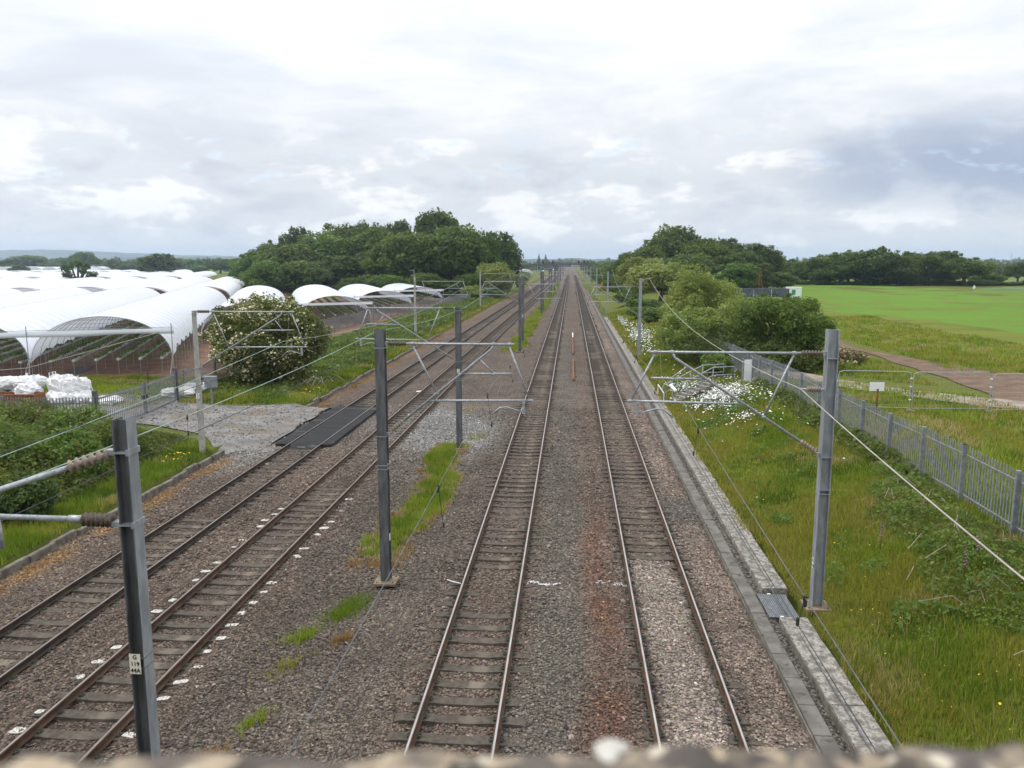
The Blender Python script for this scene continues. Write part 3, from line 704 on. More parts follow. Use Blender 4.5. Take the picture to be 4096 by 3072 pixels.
for i_, (y, sd, rc) in enumerate(((131.8, 1, 3.0), (140.3, -1, 3.5), (179, 1, 2.95), (196.6, -1, 3.4), (236, 1, 2.9), (256, -1, 3.3), (292, 1, 2.9), (322, -1, 3.3), (356, -1, 3.3), (375, 1, 2.9), (440, 1, 2.9), (500, -1, 3.3))):
    mast(ORD[i_] + ' dark steel mast beyond the twin masts between the track pairs', -4.95, y, sd, 'h', rc, 6.7, -.3, group=far_c, con=4.5, detail=False, foot=False)
for i_, y in enumerate((129.3, 186, 243, 300, 360, 430)):
    mast(ORD[i_] + ' grey mast beyond the daisy bank mast along the right cess', 5.9, y, -1, 'h', 3.5, 6.9, .1, 'steel', group=far_r, con=4.6, detail=False, foot=False)
for i_, y in enumerate((145.2, 201, 262, 323, 386, 450)):
    mast(ORD[i_] + ' pale mast beyond the finial topped mast along the left cess', -16.7 + (.3 if y > 300 else 0), y, 1, 'r', 4.9, 6.6, -.1, 'steel_pale', group=far_l, con=4.5, detail=False, foot=False)

bc = thing('bonding_cable', 'thin black bonding cable with a white sleeve from the mast foot to the rail', 'cable')
MB().tube([(-4.7, 20.1, -.28), (-4.2, 20.25, -.22), (-3.7, 20.2, -.17), (-3.35, 20.15, -.15)], .012, 5).build('black_lead', M['wire_dark'], bc); MB().tube([(-3.35, 20.15, -.15), (-3.1, 19.95, -.13), (-2.85, 19.8, -.12)], .014, 5).build('white_sleeve', M['white_end'], bc)
# the near column whose foot drops out of view behind the parapet
m1 = thing('catenary_mast', 'big near grey column with ivory plate reading G 119 44A', 'catenary mast', (-5.04, 8.4, 0))
mb = MB(); mb.box((-.086, -.102, -.3), (-.070, .102, 6.61)); mb.box((.070, -.102, -.3), (.086, .102, 6.61)); mb.box((-.070, -.008, -.3), (.070, .008, 6.60)); mb.build('post', M['steel_dark'], m1)
MB().box((.0861, -.1015, -.3), (.0885, .1015, 6.608)).build('lit_flange_face', M['steel'], m1)  # paler sheet paints the sky light onto the right flange
insulator_mb((-.18, -.02, 6.20), (-.62, -.16, 6.06), 6, .085, .035).build('insulator', M['porcelain_dusty'], m1, True)
MB().tube([(-.60, -.155, 6.065), (-3.9, -1.15, 5.05)], .032, 10).build('raking_tube', M['tube'], m1, True)
insulator_mb((-.20, 0, 5.40), (-.60, 0, 5.41), 7, .085, .035).build('insulator', M['porcelain'], m1, True)
MB().tube([(-.58, 0, 5.41), (-.75, 0, 5.41)], .045, 10).build('tube_socket', M['tube'], m1, True)
MB().tube([(-.70, 0, 5.41), (-4.6, 0, 5.44)], .033, 10).build('registration_tube', M['tube'], m1, True)
MB().tube([(-1.63, 0, 5.40), (-1.60, 0, 5.02)], .028, 8).build('drop_bracket', M['tube'], m1, True)
for z, ya in ((6.22, -.0), (5.37, .0)):
    MB().box((-.092, -.109, z), (.094, .109, z + .016)).build('strap', M['steel'], m1)
    MB().box((.065, -.125, z - .02), (.101, .125, z + .05)).build('clamp', M['steel'], m1)
    MB().box((-.22, -.05, z - .03), (-.12, .05, z + .03)).build('bracket', M['steel'], m1)
id_plate(m1, -.02, 3.69, 'y', ['G', '119', '44A'], .135, .25, 'ivory_plate', -.107)
for z in (3.63, 3.75): MB().box((-.089, -.105, z), (.0905, .105, z + .008)).build('plate_band', M['steel_dark'], m1)

# ================================================================ overhead wires
def span_curve(pts, sag, n=14):
    out = []
    for (a, b) in zip(pts[:-1], pts[1:]):
        L = math.dist(a[:2], b[:2])
        for i in range(n):
            t = i / n; s = sag * (L / 55) ** 2 * 4 * t * (1 - t)
            out.append((a[0] + (b[0] - a[0]) * t, a[1] + (b[1] - a[1]) * t, a[2] + (b[2] - a[2]) * t - s))
    out.append(pts[-1]); return out
def interp(c, y):
    for p, q in zip(c[:-1], c[1:]):
        if p[1] <= y <= q[1]:
            t = (y - p[1]) / (q[1] - p[1]); return tuple(p[i] + (q[i] - p[i]) * t for i in range(3))
    return c[-1]
def overhead(label, cat_pts, con_pts, m_cat, m_con, r=.011):
    t = thing('overhead_wire', label, 'overhead wire', (0, 0, 0))
    cc = span_curve(cat_pts, .85); kc = span_curve(con_pts, .05, 6)
    MB().tube(cc, r * 1.15, 5).build('catenary_wire', m_cat, t); MB().tube(kc, r, 5).build('contact_wire', m_con, t)
    y = cat_pts[0][1] + 2
    while y < 120:
        p, q = interp(cc, y), interp(kc, y)
        if p[2] - q[2] > .12:
            d = MB(); d.tube([(p[0], y, p[2]), (q[0], y, q[2])], .005, 4); d.tube([(p[0], y, p[2] - .10), (p[0], y, p[2] + .02)], .022, 5); d.tube([(q[0], y, q[2] - .02), (q[0], y, q[2] + .07)], .018, 5)
            d.build('dropper', M['wire_dark'], t)
        y += 7.2
    return t
zc_ = 4.95
overhead('patina green wire pair above the crossing track', [(-12.3, -20, 4.6), (-12.28, 32.8, 5.0), (-12.3, 86.4, 5.3), (-12.1, 145, 5.4), (-11.8, 201, 5.4), (-11.7, 262, 5.4), (-11.7, 386, 5.4)],
         [(-12.3, -20, 4.25), (-12.28, 32.8, 4.35), (-12.2, 86.4, 4.4), (-12.0, 145, 4.5), (-11.7, 386, 4.5)], M['wire_green'], M['wire_dark'], .010)
overhead('patina green wire pair above the white ended sleepers', [(-9.0, 8.4, 4.85), (-8.97, 36, 5.2), (-8.9, 85.2, 5.3), (-8.6, 140, 5.4), (-8.4, 196.6, 5.4), (-8.4, 256, 5.4), (-8.4, 356, 5.4)],
         [(-9.0, 8.4, 4.28), (-8.97, 36, 4.4), (-8.9, 85.2, 4.5), (-8.4, 356, 4.5)], M['wire_green'], M['wire_dark'], .010)
overhead('grey wire pair above the bared sleeper track', [(-2.0, -12, 5.0), (-2.0, 20.2, 5.25), (-2.0, 76.2, 5.4), (-2, 131.8, 5.4), (-2, 179, 5.4), (-2, 236, 5.4), (-2, 375, 5.4)],
         [(-2.0, -12, 4.1), (-1.9, 20.2, 4.40), (-2.1, 76.2, 4.5), (-2, 375, 4.5)], M['wire_grey'], M['wire_dark'], .0052)
od = overhead('grey wire pair above the pale stoned track with white section insulator', [(2.39, -30, 5.35), (2.5, 18.7, 5.35), (2.39, 67.9, 5.4), (2.4, 129.3, 5.4), (2.4, 186, 5.4), (2.4, 243, 5.4), (2.4, 430, 5.4)],
         [(2.39, -30, 4.5), (2.42, 18.7, 4.66), (2.35, 67.9, 4.6), (2.4, 430, 4.6)], M['wire_grey'], M['wire_dark'], .0052)
for tr, x, y, z in ((od, 2.49, 19.6, 5.33), ):
    insulator_mb((x, y, z), (x + .01, y - 1.0, z + .01), 4, .045, .02).build('section_insulator', M['white_plate'], tr, True)
fw_ = thing('feeder_wire', 'pale sagging feeder wire slung along the embankment masts', 'feeder wire')
MB().tube(span_curve([(4.6, -12, 4.6), (5.39, 18.7, 5.42), (6.5, 67.2, 7.05)], 1.25, 20) + span_curve([(6.5, 67.2, 7.05), (6.6, 129, 7.2), (6.6, 186, 7.2), (6.6, 243, 7.2), (6.6, 360, 7.2)], 2.4, 16)[1:], .012, 6).build('wire', M['wire_pale'], fw_)

# ================================================================ gantries far down the line
gt = thing('portal_gantry', 'dark steel portal spanning all four tracks far down the line', 'gantry', (-5.6, 300, 0))
for x in (-13.4, 13.4):
    MB().tube([(x, 0, -.3), (x, 0, 7.0)], .16, 8).build('leg', M['steel_dark'], gt)
mb = MB()
for z in (6.65, 7.3): mb.box((-13.8, -.10, z - .06), (13.8, .10, z + .06))
for i in range(27):
    x = -13.5 + i; mb.tube([(x, 0, 6.65), (x + .5, 0, 7.3), (x + 1, 0, 6.65)], .05, 4)
mb.build('truss_beam', M['steel_dark'], gt)
sg = thing('signal_gantry', 'railed signal gantry beyond the steel portal', 'gantry', (-4.4, 420, 0))
for x in (-11.4, 11.4):
    for dx_ in (-.5, .5): MB().tube([(x + dx_, 0, -.3), (x + dx_, 0, 7.2)], .16, 6).build('leg', M['steel_dark'], sg)
mb = MB(); mb.box((-12, -.6, 6.9), (12, .6, 7.3)); mb.box((-8, -.5, 7.5), (11, -.4, 8.0)); mb.build('walkway_beam', M['steel_dark'], sg)
mb = MB()
for z in (8.6, 9.15):
    mb.tube([(-12, -.6, z), (12, -.6, z)], .06, 4)
for i in range(17): mb.tube([(-12 + 1.5 * i, -.6, 7.3), (-12 + 1.5 * i, -.6, 9.15)], .05, 4)
mb.build('handrail', M['steel'], sg)
for x in (-10.6, -5.4, 8.2, 11): MB().box((x - .35, -.9, 7.6), (x + .35, -.65, 9.2)).build('signal_backboard', M['black_ink'], sg)
em, nt, bs, out = new_mat('green_signal_lamp'); bs.inputs['Emission Color'].default_value = (.35, 1, .85, 1); bs.inputs['Emission Strength'].default_value = 4
for x, y, z, lb in ((-14.2, 400, 4.0, 'lower green colour light signal beside the far tracks'), (-9.0, 400, 4.76, 'upper green colour light signal between the far tracks')):
    s_ = thing('colour_light_signal', lb, 'signal', (x, y, 0))
    MB().tube([(0, 0, -.3), (0, 0, z)], .07, 6).build('post', M['steel'], s_)
    MB().box((-.28, -.1, z - .45), (.28, .1, z + .95), .05).build('signal_head', M['black_ink'], s_)
    mb = MB(); mb.tube([(0, -.12, z), (0, -.16, z)], .17, 10); mb.build('lamp', em, s_)

# ================================================================ cess: trough, slab, grating
tr_ = thing('cable_trough', 'line of grey concrete trough lids along the pale stoned track', 'cable trough', (4.6, 0, 0))
lid_me = MB().box((-.168, 0, -.16), (.168, .985, -.03), .012).mesh('lid', M['lid'])
for i in range(112):
    mesh_obj('lid', lid_me, tr_, (random.gauss(0, .006), 4.38 + i * 1.0, random.gauss(0, .006)), random.gauss(0, .004))
MB().box((-.205, 3, -.30), (-.172, 240, -.075)).build('trough_wall', M['kerb'], tr_); MB().box((.172, 3, -.30), (.2, 240, -.10)).build('trough_wall', M['kerb'], tr_)
tag(MB().box((-.168, 116.4, -.16), (.168, 240, -.03)).build('distant_lids', M['lid'], tr_), kind='stuff')
cess = MB().box((4.805, 3, -.3), (5.0, 240, -.13)).build('cess_gravel', M['ballast'], None); tag(cess, kind='structure')
a_ = cess.data.attributes.new('col', 'FLOAT_COLOR', 'POINT'); a_.data.foreach_set('color', [.15, .135, .115, 1] * len(cess.data.vertices))
sl_ = thing('concrete_slab_walk', 'white lichened concrete slab walk beside the trough lids', 'slab walk', (5.33, 0, 0))
def slab(y0, y1, w0=-.33, w1=.33, z=.05):
    n = max(2, int((y1 - y0) / .5)); mb = MB()
    yy = [y0 + (y1 - y0) * i / n for i in range(n + 1)]; vs = []
    for i, y in enumerate(yy):
        j = (random.random() - .5) * .03 * (0 < i < n)
        vs += [(w0, y, -.30), (w0 + .006, y, z - .012), (w0 + .02, y, z), (w1 - .02 + j, y, z + .01), (w1 + j, y, z - .01), (w1 + j, y, -.3)]
    fs = []
    for i in range(n):
        for q in range(5): fs.append((i * 6 + q, i * 6 + q + 1, i * 6 + 7 + q, i * 6 + 6 + q))
    fs += [(5, 4, 3, 2, 1, 0), tuple(n * 6 + q for q in range(6))]
    mb.add(vs, fs); return mb
y = 3.0
while y < 17.9:
    slab(y, min(y + 3.73, 18.08)).build('slab', M['lichen_slab'], sl_); y += 3.76
y = 19.74
while y < 120:
    slab(y, y + 5.96, z=.03).build('slab', M['lichen_slab'] if y < 30 else M['concrete'], sl_); y += 6.0
for y0, y1 in ((3, 17.2),): MB().box((-.352, y0, -.3), (-.335, y1, .035)).build('edge_strip', M['kerb'], sl_)
MB().tube([(-.12, 3, .075), (-.10, 16, .07), (-.08, 18.3, .02), (-.1, 19.4, .02), (-.12, 20, .12), (-.1, 60, .10)], .016, 6).build('cable', M['steel_dark'], sl_)
grt = thing('steel_grating', 'galvanised steel floor grating between the two slab lengths', 'grating', (5.18, 18.86, -.03))
for i in range(15): MB().box((-.34 + i * .0485 - .003, -.66, -.03), (-.34 + i * .0485 + .003, .64, .0)).build('bearing_bar', M['tube'], grt)
for i in range(25): MB().box((-.343, -.66 + i * .0541 - .004, -.012), (.345, -.66 + i * .0541 + .004, .003)).build('cross_bar', M['tube'], grt)
for i in (-.06,):
    for yy in (-.67, .63): MB().box((i - .04, yy - .02, .003), (i + .04, yy + .02, .02)).build('fixing_clip', M['white_end'], grt)
MB().box((-.35, -.68, -.34), (.36, .66, -.30)).build('pit_floor', M['black_ink'], grt)
ret = thing('concrete_edging', 'low mossy concrete edging boards along the left verge', 'edging', (-15.55, 0, 0))
for y0, y1 in ((13.5, 32.6), (44.9, 92)):
    y = y0
    while y < y1:
        L = 1.18
        e = MB().box((-.08, 0, -.4), (.08, L - .03, -.03), .02).build('edging_board', M['kerb'], ret, loc=(random.gauss(0, .04), y, random.gauss(0, .03)), rz=random.gauss(0, .018)); y += L

# ================================================================ lengths of rusty rail lying between the middle tracks
for y0, y1, wt_, lb in ((56.9, 69.2, False, 'longer orange rusty rail length lying between the middle tracks'), (73.4, 94.5, True, 'orange rusty rail length with a white painted end between the tracks')):
    o = thing('spare_rail', lb, 'spare rail', (.24, 0, -.13))
    mb = MB()
    e1 = y1 - 5.5 if wt_ else y1
    mb.add([(-.07, y0, -.03), (.07, y0, -.03), (.07, y0, 0), (.036, y0, .03), (.036, y0, .13), (-.036, y0, .13), (-.036, y0, .03), (-.07, y0, 0)] + [(-.07, e1, -.03), (.07, e1, -.03), (.07, e1, 0), (.036, e1, .03), (.036, e1, .13), (-.036, e1, .13), (-.036, e1, .03), (-.07, e1, 0)],
           [(7, 6, 5, 4, 3, 2, 1, 0), tuple(range(8, 16))] + [(i, (i + 1) % 8, 8 + (i + 1) % 8, 8 + i) for i in range(8)])
    mb.build('rail_bar', M['orange'], o)
    if wt_: MB().box((-.05, e1, -.02), (.05, y1, .132)).build('white_end', M['white_end'], o)
    for yy in (y0 + 3.4, y0 + 9.5): MB().box((-.13, yy, -.05), (.13, yy + .12, -.03)).build('packing_block', M['rust'], o)

# ================================================================ rubber crossing mat
cr = thing('rubber_crossing', 'black ribbed rubber road crossing panels laid round the rails', 'level crossing', (-12.28, 0, 0))
def panel(x0, x1):
    mb = MB(); n = 12; w_ = (x1 - x0)
    mb.box((x0, 0, -.16), (x1, 1.192, -.012), .012)
    for i in range(6): mb.box((x0 + .02, .10 + i * .19, -.014), (x1 - .02, .13 + i * .19, -.006))
    return mb.mesh('panel', M['rubber'])
for x0, x1, y0, y1 in ((-1.42, -.80, 35.0, 44.6), (-.68, .68, 34.75, 44.6), (.80, 1.24, 35.0, 44.6)):
    pm = panel(x0, x1)
    for i in range(8): mesh_obj('panel', pm, cr, (0, 35.0 + i * 1.2, random.gauss(0, .003)))
mb = MB(); mb.add([(-.66, 34.5, -.19), (.66, 34.5, -.19), (.66, 34.98, -.02), (-.66, 34.98, -.02), (-.66, 34.98, -.19), (.66, 34.98, -.19)], [(0, 1, 2, 3), (0, 3, 4), (1, 5, 2), (0, 4, 5, 1), (3, 2, 5, 4)])
mb.build('ramp', M['rubber'], cr); MB().box((-.28, 34.70, -.115), (.10, 34.735, -.09)).build('ramp_handle', M['tube'], cr)
tag(MB().box((-.25, -.12, 0), (.25, .12, .07), .03).build('loose_panel', M['white_end'], None, loc=(-9.95, 51.2, -.2), rz=.5), 'small white panel lying between the two left tracks', 'panel')

# ================================================================ polytunnels
m_, nt, bs, out = new_mat('tunnel_film')
tcn = nt.n('ShaderNodeTexCoord').outputs['Object']
f = nt.mapr(nt.noise(nt.v('MULTIPLY', tcn, (.4, 2.2, .4)), 1.0, 5, .6), .35, .65)
nt.put(bs.inputs['Base Color'], nt.mix(f, (.82, .855, .92), (.88, .905, .955)))
bs.inputs['Roughness'].default_value = .35; bs.inputs['Specular IOR Level'].default_value = .5
fb = nt.n('ShaderNodeBump'); fb.inputs['Strength'].default_value = .35; fb.inputs['Distance'].default_value = .12; nt.put(fb.inputs['Height'], nt.noise(nt.v('MULTIPLY', tcn, (.5, 2.6, .5)), 1.0, 5, .6)); nt.t.links.new(fb.outputs[0], bs.inputs['Normal'])
trn = nt.n('ShaderNodeBsdfTranslucent'); trn.inputs[0].default_value = (.86, .90, .95, 1)
mx = nt.n('ShaderNodeMixShader'); mx.inputs[0].default_value = .28
nt.t.links.new(bs.outputs[0], mx.inputs[1]); nt.t.links.new(trn.outputs[0], mx.inputs[2]); nt.t.links.new(mx.outputs[0], out.inputs[0])
M['film'] = m_
M['hoop'] = surf('grey_hoop', (.30, .31, .32), (.42, .43, .44), 8, .5, .4)
M['gutter'] = surf('grow_gutter', (.45, .45, .44), (.62, .62, .60), 3, .7)
M['strawberry'] = leaf_mat('strawberry_leaf', (.055, .105, .025), (.14, .22, .06), .3)
M['groundcloth'] = surf('dark_ground_cloth', (.05, .055, .07), (.08, .085, .10), 2, .8)
PHI = R(21); AX = Vector((-math.sin(PHI), math.cos(PHI), 0)); PX = Vector((math.cos(PHI), math.sin(PHI), 0))
HW = 4.7
def arc(t, hw, z0, zt): return (hw * math.cos(t), z0 + (zt - z0) * math.sin(t) ** .86)
def film_mesh(L, hw, z0, zt, bay=2.2, sub=4, nr=22, dip=.035, cut=.16):
    nb = max(1, round(L / bay)); n = nb * sub + 1; V = []; F = []
    for i in range(n):
        y = L * i / (n - 1); fr = (i % sub) / sub; d = dip * math.sin(math.pi * fr) + random.uniform(0, dip * .25)
        e = i / (n - 1) * L; t0 = .03 + cut * min(1, e / 4) * (1 + .25 * math.sin(y * 1.9))
        for j in range(nr + 1):
            t = t0 + (math.pi - 2 * t0) * j / nr; x, z = arc(t, hw - d, z0, zt - d); V.append((x, y, z))
    for i in range(n - 1):
        for j in range(nr): a = i * (nr + 1) + j; F.append((a, a + 1, a + nr + 2, a + nr + 1))
    return np_mesh('film', V, np.array(F), [M['film']], None, True)
def hoop_mesh(hw, z0, zt, r=.019, ground=-.15):
    pts = [(hw, 0, ground)] + [(arc(math.pi * j / 24, hw, z0, zt)[0], 0, arc(math.pi * j / 24, hw, z0, zt)[1]) for j in range(25)] + [(-hw, 0, ground)]
    mb = MB(); mb.tube(pts, r, 5); return mb.mesh('hoop', M['hoop'])
def leaf_quads(P, size, up=.6, jitter=.35, aspect=.7):
    n = len(P); nrm = rng.normal(0, 1, (n, 3)); nrm[:, 2] = np.abs(nrm[:, 2]) + up; nrm /= np.linalg.norm(nrm, axis=1)[:, None]
    a = np.cross(nrm, rng.normal(0, 1, (n, 3))); a /= np.linalg.norm(a, axis=1)[:, None] + 1e-9; b = np.cross(nrm, a)
    s = (size * np.exp(rng.normal(0, jitter, n)))[:, None]
    V = np.stack([P - a * s, P - b * s * aspect, P + a * s, P + b * s * aspect], 1).reshape(-1, 3)
    return V, np.arange(4 * n).reshape(-1, 4)
_mb = MB(); _mb.tube([(0, 0, -.1), (0, 0, 1.0)], .018, 4); _mb.tube([(-.09, 0, 1.12), (0, 0, .98), (.09, 0, 1.12)], .014, 4); stake_me = _mb.mesh('gutter_stake', M['hoop'])
def grow_rows(t, xs_, y0, y1, dens=10):
    for x in xs_:
        mb = MB(); mb.box((x - .10, y0, 1.10), (x + .10, y1, 1.26), .02); mb.build('grow_gutter', M['gutter'], t)
        y = y0 + .1
        while y < y1: mesh_obj('gutter_stake', stake_me, t, (x, y, 0)); y += 3.2
        n = int((y1 - y0) * dens * 3); P = np.c_[x + rng.normal(0, .13, n), rng.uniform(y0, y1, n), 1.30 + np.abs(rng.normal(0, .09, n))]
        V, F = leaf_quads(P, .085)
        tag(mesh_obj('strawberry_plants', np_mesh('strawberry_plants', V, F, [M['strawberry']], {'tint': np.repeat(rng.random(n), 4)}), t), kind='stuff')
def tunnel(label, c, L, zt=4.4, z0=1.05, hoops=True, rows=None, group=None, me=None, mouth=True):
    t = thing('polytunnel', label, 'polytunnel', (c[0], c[1], .0), PHI, group)
    fm = me or film_mesh(L, HW, z0, zt); mesh_obj('film', fm, t)
    if hoops:
        hm = hoop_mesh(HW - .06, z0, zt - .06)
        for i in range(int(L / 2.2) + 1): mesh_obj('hoop', hm, t, (0, i * 2.2 + .02, 0))
    if hoops and zt > 4.2:                                       # tie ropes over the film
        pts_ = [(arc(math.pi * (.06 + .88 * j / 20), HW + .012, z0, zt + .012)) for j in range(21)]; rm = MB().tube([(p_[0], .35 * math.sin(j_ * .9), p_[1]) for j_, p_ in enumerate(pts_)], .013, 4).mesh('tie_rope', M['rope'])
        for i in range(int(L / 2.2)): mesh_obj('tie_rope', rm, t, (0, i * 2.2 + 1.1, 0))
    if rows: grow_rows(t, rows[0], rows[1], rows[2])
    if mouth:
        for x in (-HW, HW):                                      # raking stays at the mouth
            MB().tube([(x, 0, 1.6), (x * .97, -1.6, -.1)], .022, 5).build('stay', M['hoop'], t)
        mb = MB()
        for z in (zt * .80, zt * .86, zt * .92): 
            q = HW * math.sqrt(max(0, 1 - ((z - z0) / (zt - z0)) ** 2)) * .95; mb.tube([(-q, 1.2, z), (q, 1.2, z)], .014, 4)
        mb.tube([(0, 0, zt - .03), (-1.9, 1.2, zt * .80)], .014, 4); mb.tube([(0, 0, zt - .03), (1.9, 1.2, zt * .80)], .014, 4)
        mb.build('mouth_braces', M['hoop'], t)
    return t
def tun_c(i, s, base=Vector((-33.95, 54.65, 0))): p = base + PX * (9.45 * i) + AX * s; return (p.x, p.y)
ROWX = [-3.75, -2.25, -.75, .75, 2.25, 3.75]
t1 = tunnel('long white polytunnel mouth facing the palisade gates, strawberry gutters inside', tun_c(0, 0), 77, 4.5, rows=(ROWX, 1.2, 62))
MB().box((-3.2, -1.0, .03), (-2.0, 60, .06)).build('ground_cloth', M['groundcloth'], t1)
t0 = tunnel('white polytunnel joined to the gate side tunnel, beyond the heap of bags', tun_c(-1, 0), 77, 4.5, rows=(ROWX, 1.2, 40))
for i in (-2, -3, -4):
    tunnel(ORD[-i] + ' front rank polytunnel counting away from the palisade gates', tun_c(i, 0), 77, 4.45, group='front rank of tunnels', rows=None)
tunnel('white polytunnel mostly hidden behind the flowering bush', tun_c(1, 24), 66, 4.1, rows=(ROWX, 1.2, 30))
for (c, L, zt, lb) in (((-31.9, 105.4), 56, 3.85, 'white tunnel with open mouth and gutters just beyond the flowering bush'), ((-30.8, 129), 42, 3.7, 'middle white tunnel of three open mouths facing the railway'), ((-30.2, 156), 27, 3.5, 'short white tunnel against the wood edge, last of three open mouths')):
    u = tunnel(lb, c, L, zt, .95, rows=([-3, -1.5, 0, 1.5, 3], 1.0, L - 4))
    mb = MB(); mb.add([(-5.2, -.12, 2.55), (5.0, -.10, 2.62), (5.0, -.10, 2.98), (-5.2, -.12, 2.85), (-5.2, -.09, 2.55), (5.0, -.07, 2.62), (5.0, -.07, 2.98), (-5.2, -.09, 2.85)], [(0, 1, 2, 3), (7, 6, 5, 4), (0, 4, 5, 1), (3, 2, 6, 7)])
    mb.build('mouth_curtain', M['film'], u)
    for x in (-4.9, 4.9): MB().tube([(x, -.1, -.1), (x, -.1, 3.0)], .03, 5).build('curtain_post', M['hoop'], u)
# rolled wind curtain carried on posts across the front mouths
cu = thing('wind_curtain', 'white wind curtain strung on posts across the nearest tunnel mouths', 'wind curtain', (*tun_c(0, -.35), 0), PHI)
n = 40; V = []; F = []
for i in range(n + 1):
    x = -26 + 30.9 * i / n; s_ = -.03 + .02 * math.sin(x * 1.4); top = 3.52 + .02 * x * .3; bot = 3.12 + .012 * x + .05 * math.sin(x * .9)
    V += [(x, .0, bot), (x, .04 + s_, (bot + top) / 2), (x, .0, top), (x, .03, top), (x, .07 + s_, (bot + top) / 2), (x, .03, bot)]
for i in range(n):
    for q in range(6): a = i * 6 + q; b = i * 6 + (q + 1) % 6; F.append((a, b, b + 6, a + 6))
mesh_obj('curtain_sheet', np_mesh('curtain_sheet', V, np.array(F), [M['film']], None, True), cu)
mb = MB(); mb.tube([(-26, -.02, 3.45), (4.9, -.02, 3.62)], .02, 5); mb.build('top_wire', M['wire_pale'], cu)
for x in (-23.4, -14.1, -4.7, 4.75): MB().tube([(x, -.05, -.1), (x, -.05, 3.9)], .035, 6).build('curtain_post', M['hoop'], cu); 
MB().tube([(-20, -.6, .3), (-4.7, -.5, 1.0), (4.0, -.6, 3.3)], .03, 5).build('stay_cable', M['wire_pale'], cu)
# the ranks behind
def rank(s0, L, i0, i1, lb, gp, zt=4.3):
    fm = film_mesh(L, HW, 2.0, zt - .2, 4.4, 2, 12, .05, .02); hm = hoop_mesh(HW, 2.0, zt - .2, .05)
    for i in range(i0, i1):
        t = tunnel(ORD[i1 - 1 - i] + ' ' + lb, tun_c(i, s0 + 2 * math.sin(i * 2.1)), L, zt, hoops=False, group=gp, me=fm, mouth=False)
        for yy in (-.03, 2.2): mesh_obj('hoop', hm, t, (0, yy, 0))
rank(85, 108, -13, 1, 'second rank polytunnel counting from the wood, behind the front roofs', 'second rank of tunnels')
rank(201, 150, -20, -1, 'third rank polytunnel counting from the wood, level with the lone round tree', 'third rank of tunnels', 4.2)
rank(360, 85, -26, -3, 'far rank polytunnel counting from the wood, along the hedgerow', 'far rank of tunnels', 4.2)
rank(580, 120, -48, -12, 'remote polytunnel counting from the wood, glimpsed behind hedgerow trees', 'tunnels beyond the hedgerow', 5.0)
tw = tunnel('white tunnel close to the tracks before the signals', (-27, 470), 60, 4.2, hoops=False, mouth=False)

# ================================================================ palisade fences
PALE_W = .062
def pale_mesh(h):
    mb = MB(); w_ = PALE_W / 2
    prof = [(-w_, 0), (-w_ * .4, -.018), (w_ * .4, -.018), (w_, 0)]
    vs = [(x, y, 0) for x, y in prof] + [(x, y, h - .06) for x, y in prof] + [(0, -.012, h)]
    mb.add(vs, [(0, 1, 5, 4), (1, 2, 6, 5), (2, 3, 7, 6), (4, 5, 8), (5, 6, 8), (6, 7, 8), (3, 0, 4, 7), (7, 4, 8)]); return mb.mesh('pale', M['fence'])
M['fence'] = surf('galvanised_palisade', (.19, .205, .225), (.28, .295, .315), 6, .5, .25, .05, 60)
M['fence_dark'] = surf('weathered_palisade', (.15, .155, .155), (.23, .235, .235), 6, .6, .2, .05, 60)
def palisade(t, pts, h, singles, step=.155, matk='fence', zf=ground_z, postw=.10):
    """pts: (x, y) along the run. The pales inside singles (a range of run metres) are parts of their own; the rest are joined"""
    pm = pale_mesh(h); run = 0.0; V = []; F = []
    base_v = np.array([v.co[:] for v in pm.vertices]); base_f = [tuple(p.vertices) for p in pm.polygons]
    for (a, b) in zip(pts[:-1], pts[1:]):
        L = math.dist(a, b); ang = math.atan2(b[1] - a[1], b[0] - a[0]); n = max(1, round(L / 2.75))
        for i in range(n + 1):
            x, y = a[0] + (b[0] - a[0]) * i / n, a[1] + (b[1] - a[1]) * i / n; z = float(zf(x, y))
            MB().box((-postw / 2, .0, -.3), (postw / 2, .12, h + .05)).build('post', M[matk], t, loc=(x, y, z), rz=ang)
            if i < n:
                x2, y2 = a[0] + (b[0] - a[0]) * (i + 1) / n, a[1] + (b[1] - a[1]) * (i + 1) / n; z2 = float(zf(x2, y2))
                for q in (.28, h - .26):
                    MB().tube([(x, y, z + q), (x2, y2, z2 + q)], .026, 4).build('rail', M[matk], t)
        k = int(L / step)
        for i in range(k):
            s = (i + .5) * step; x, y = a[0] + (b[0] - a[0]) * s / L, a[1] + (b[1] - a[1]) * s / L; z = float(zf(x, y)) + .04
            if singles[0] <= run + s <= singles[1]:
                mesh_obj('pale', pm, t, (x, y, z), ang)
            else:
                c_, s_ = math.cos(ang), math.sin(ang); o = len(V)
                V += [(x + vx * c_ - vy * s_, y + vx * s_ + vy * c_, z + vz) for vx, vy, vz in base_v]
                F += [tuple(o + j for j in f) for f in base_f]
        run += L
    if V:
        me = bpy.data.meshes.new('distant_pales'); me.from_pydata(V, [], F); me.materials.append(M[matk]); me.update()
        tag(mesh_obj('distant_pales', me, t), kind='stuff')
fr = thing('palisade_fence', 'long galvanised palisade fence along the top of the right embankment', 'fence')
palisade(fr, [(11.95, 12.5), (11.93, 24.1), (11.85, 35), (11.3, 50.5), (10.4, 60)], 1.78, (6, 44))
fl = thing('palisade_fence', 'grey palisade fence running from the gates past the flowering bush to the tunnels', 'fence')
palisade(fl, [(-23.85, 45.75), (-24.3, 52), (-27.5, 75), (-28.6, 96), (-27.6, 116), (-23.6, 145), (-19.8, 176)], 1.78, (0, 12), matk='fence_dark')
fk = thing('palisade_fence', 'short palisade fence half buried in brambles beside the bags', 'fence')
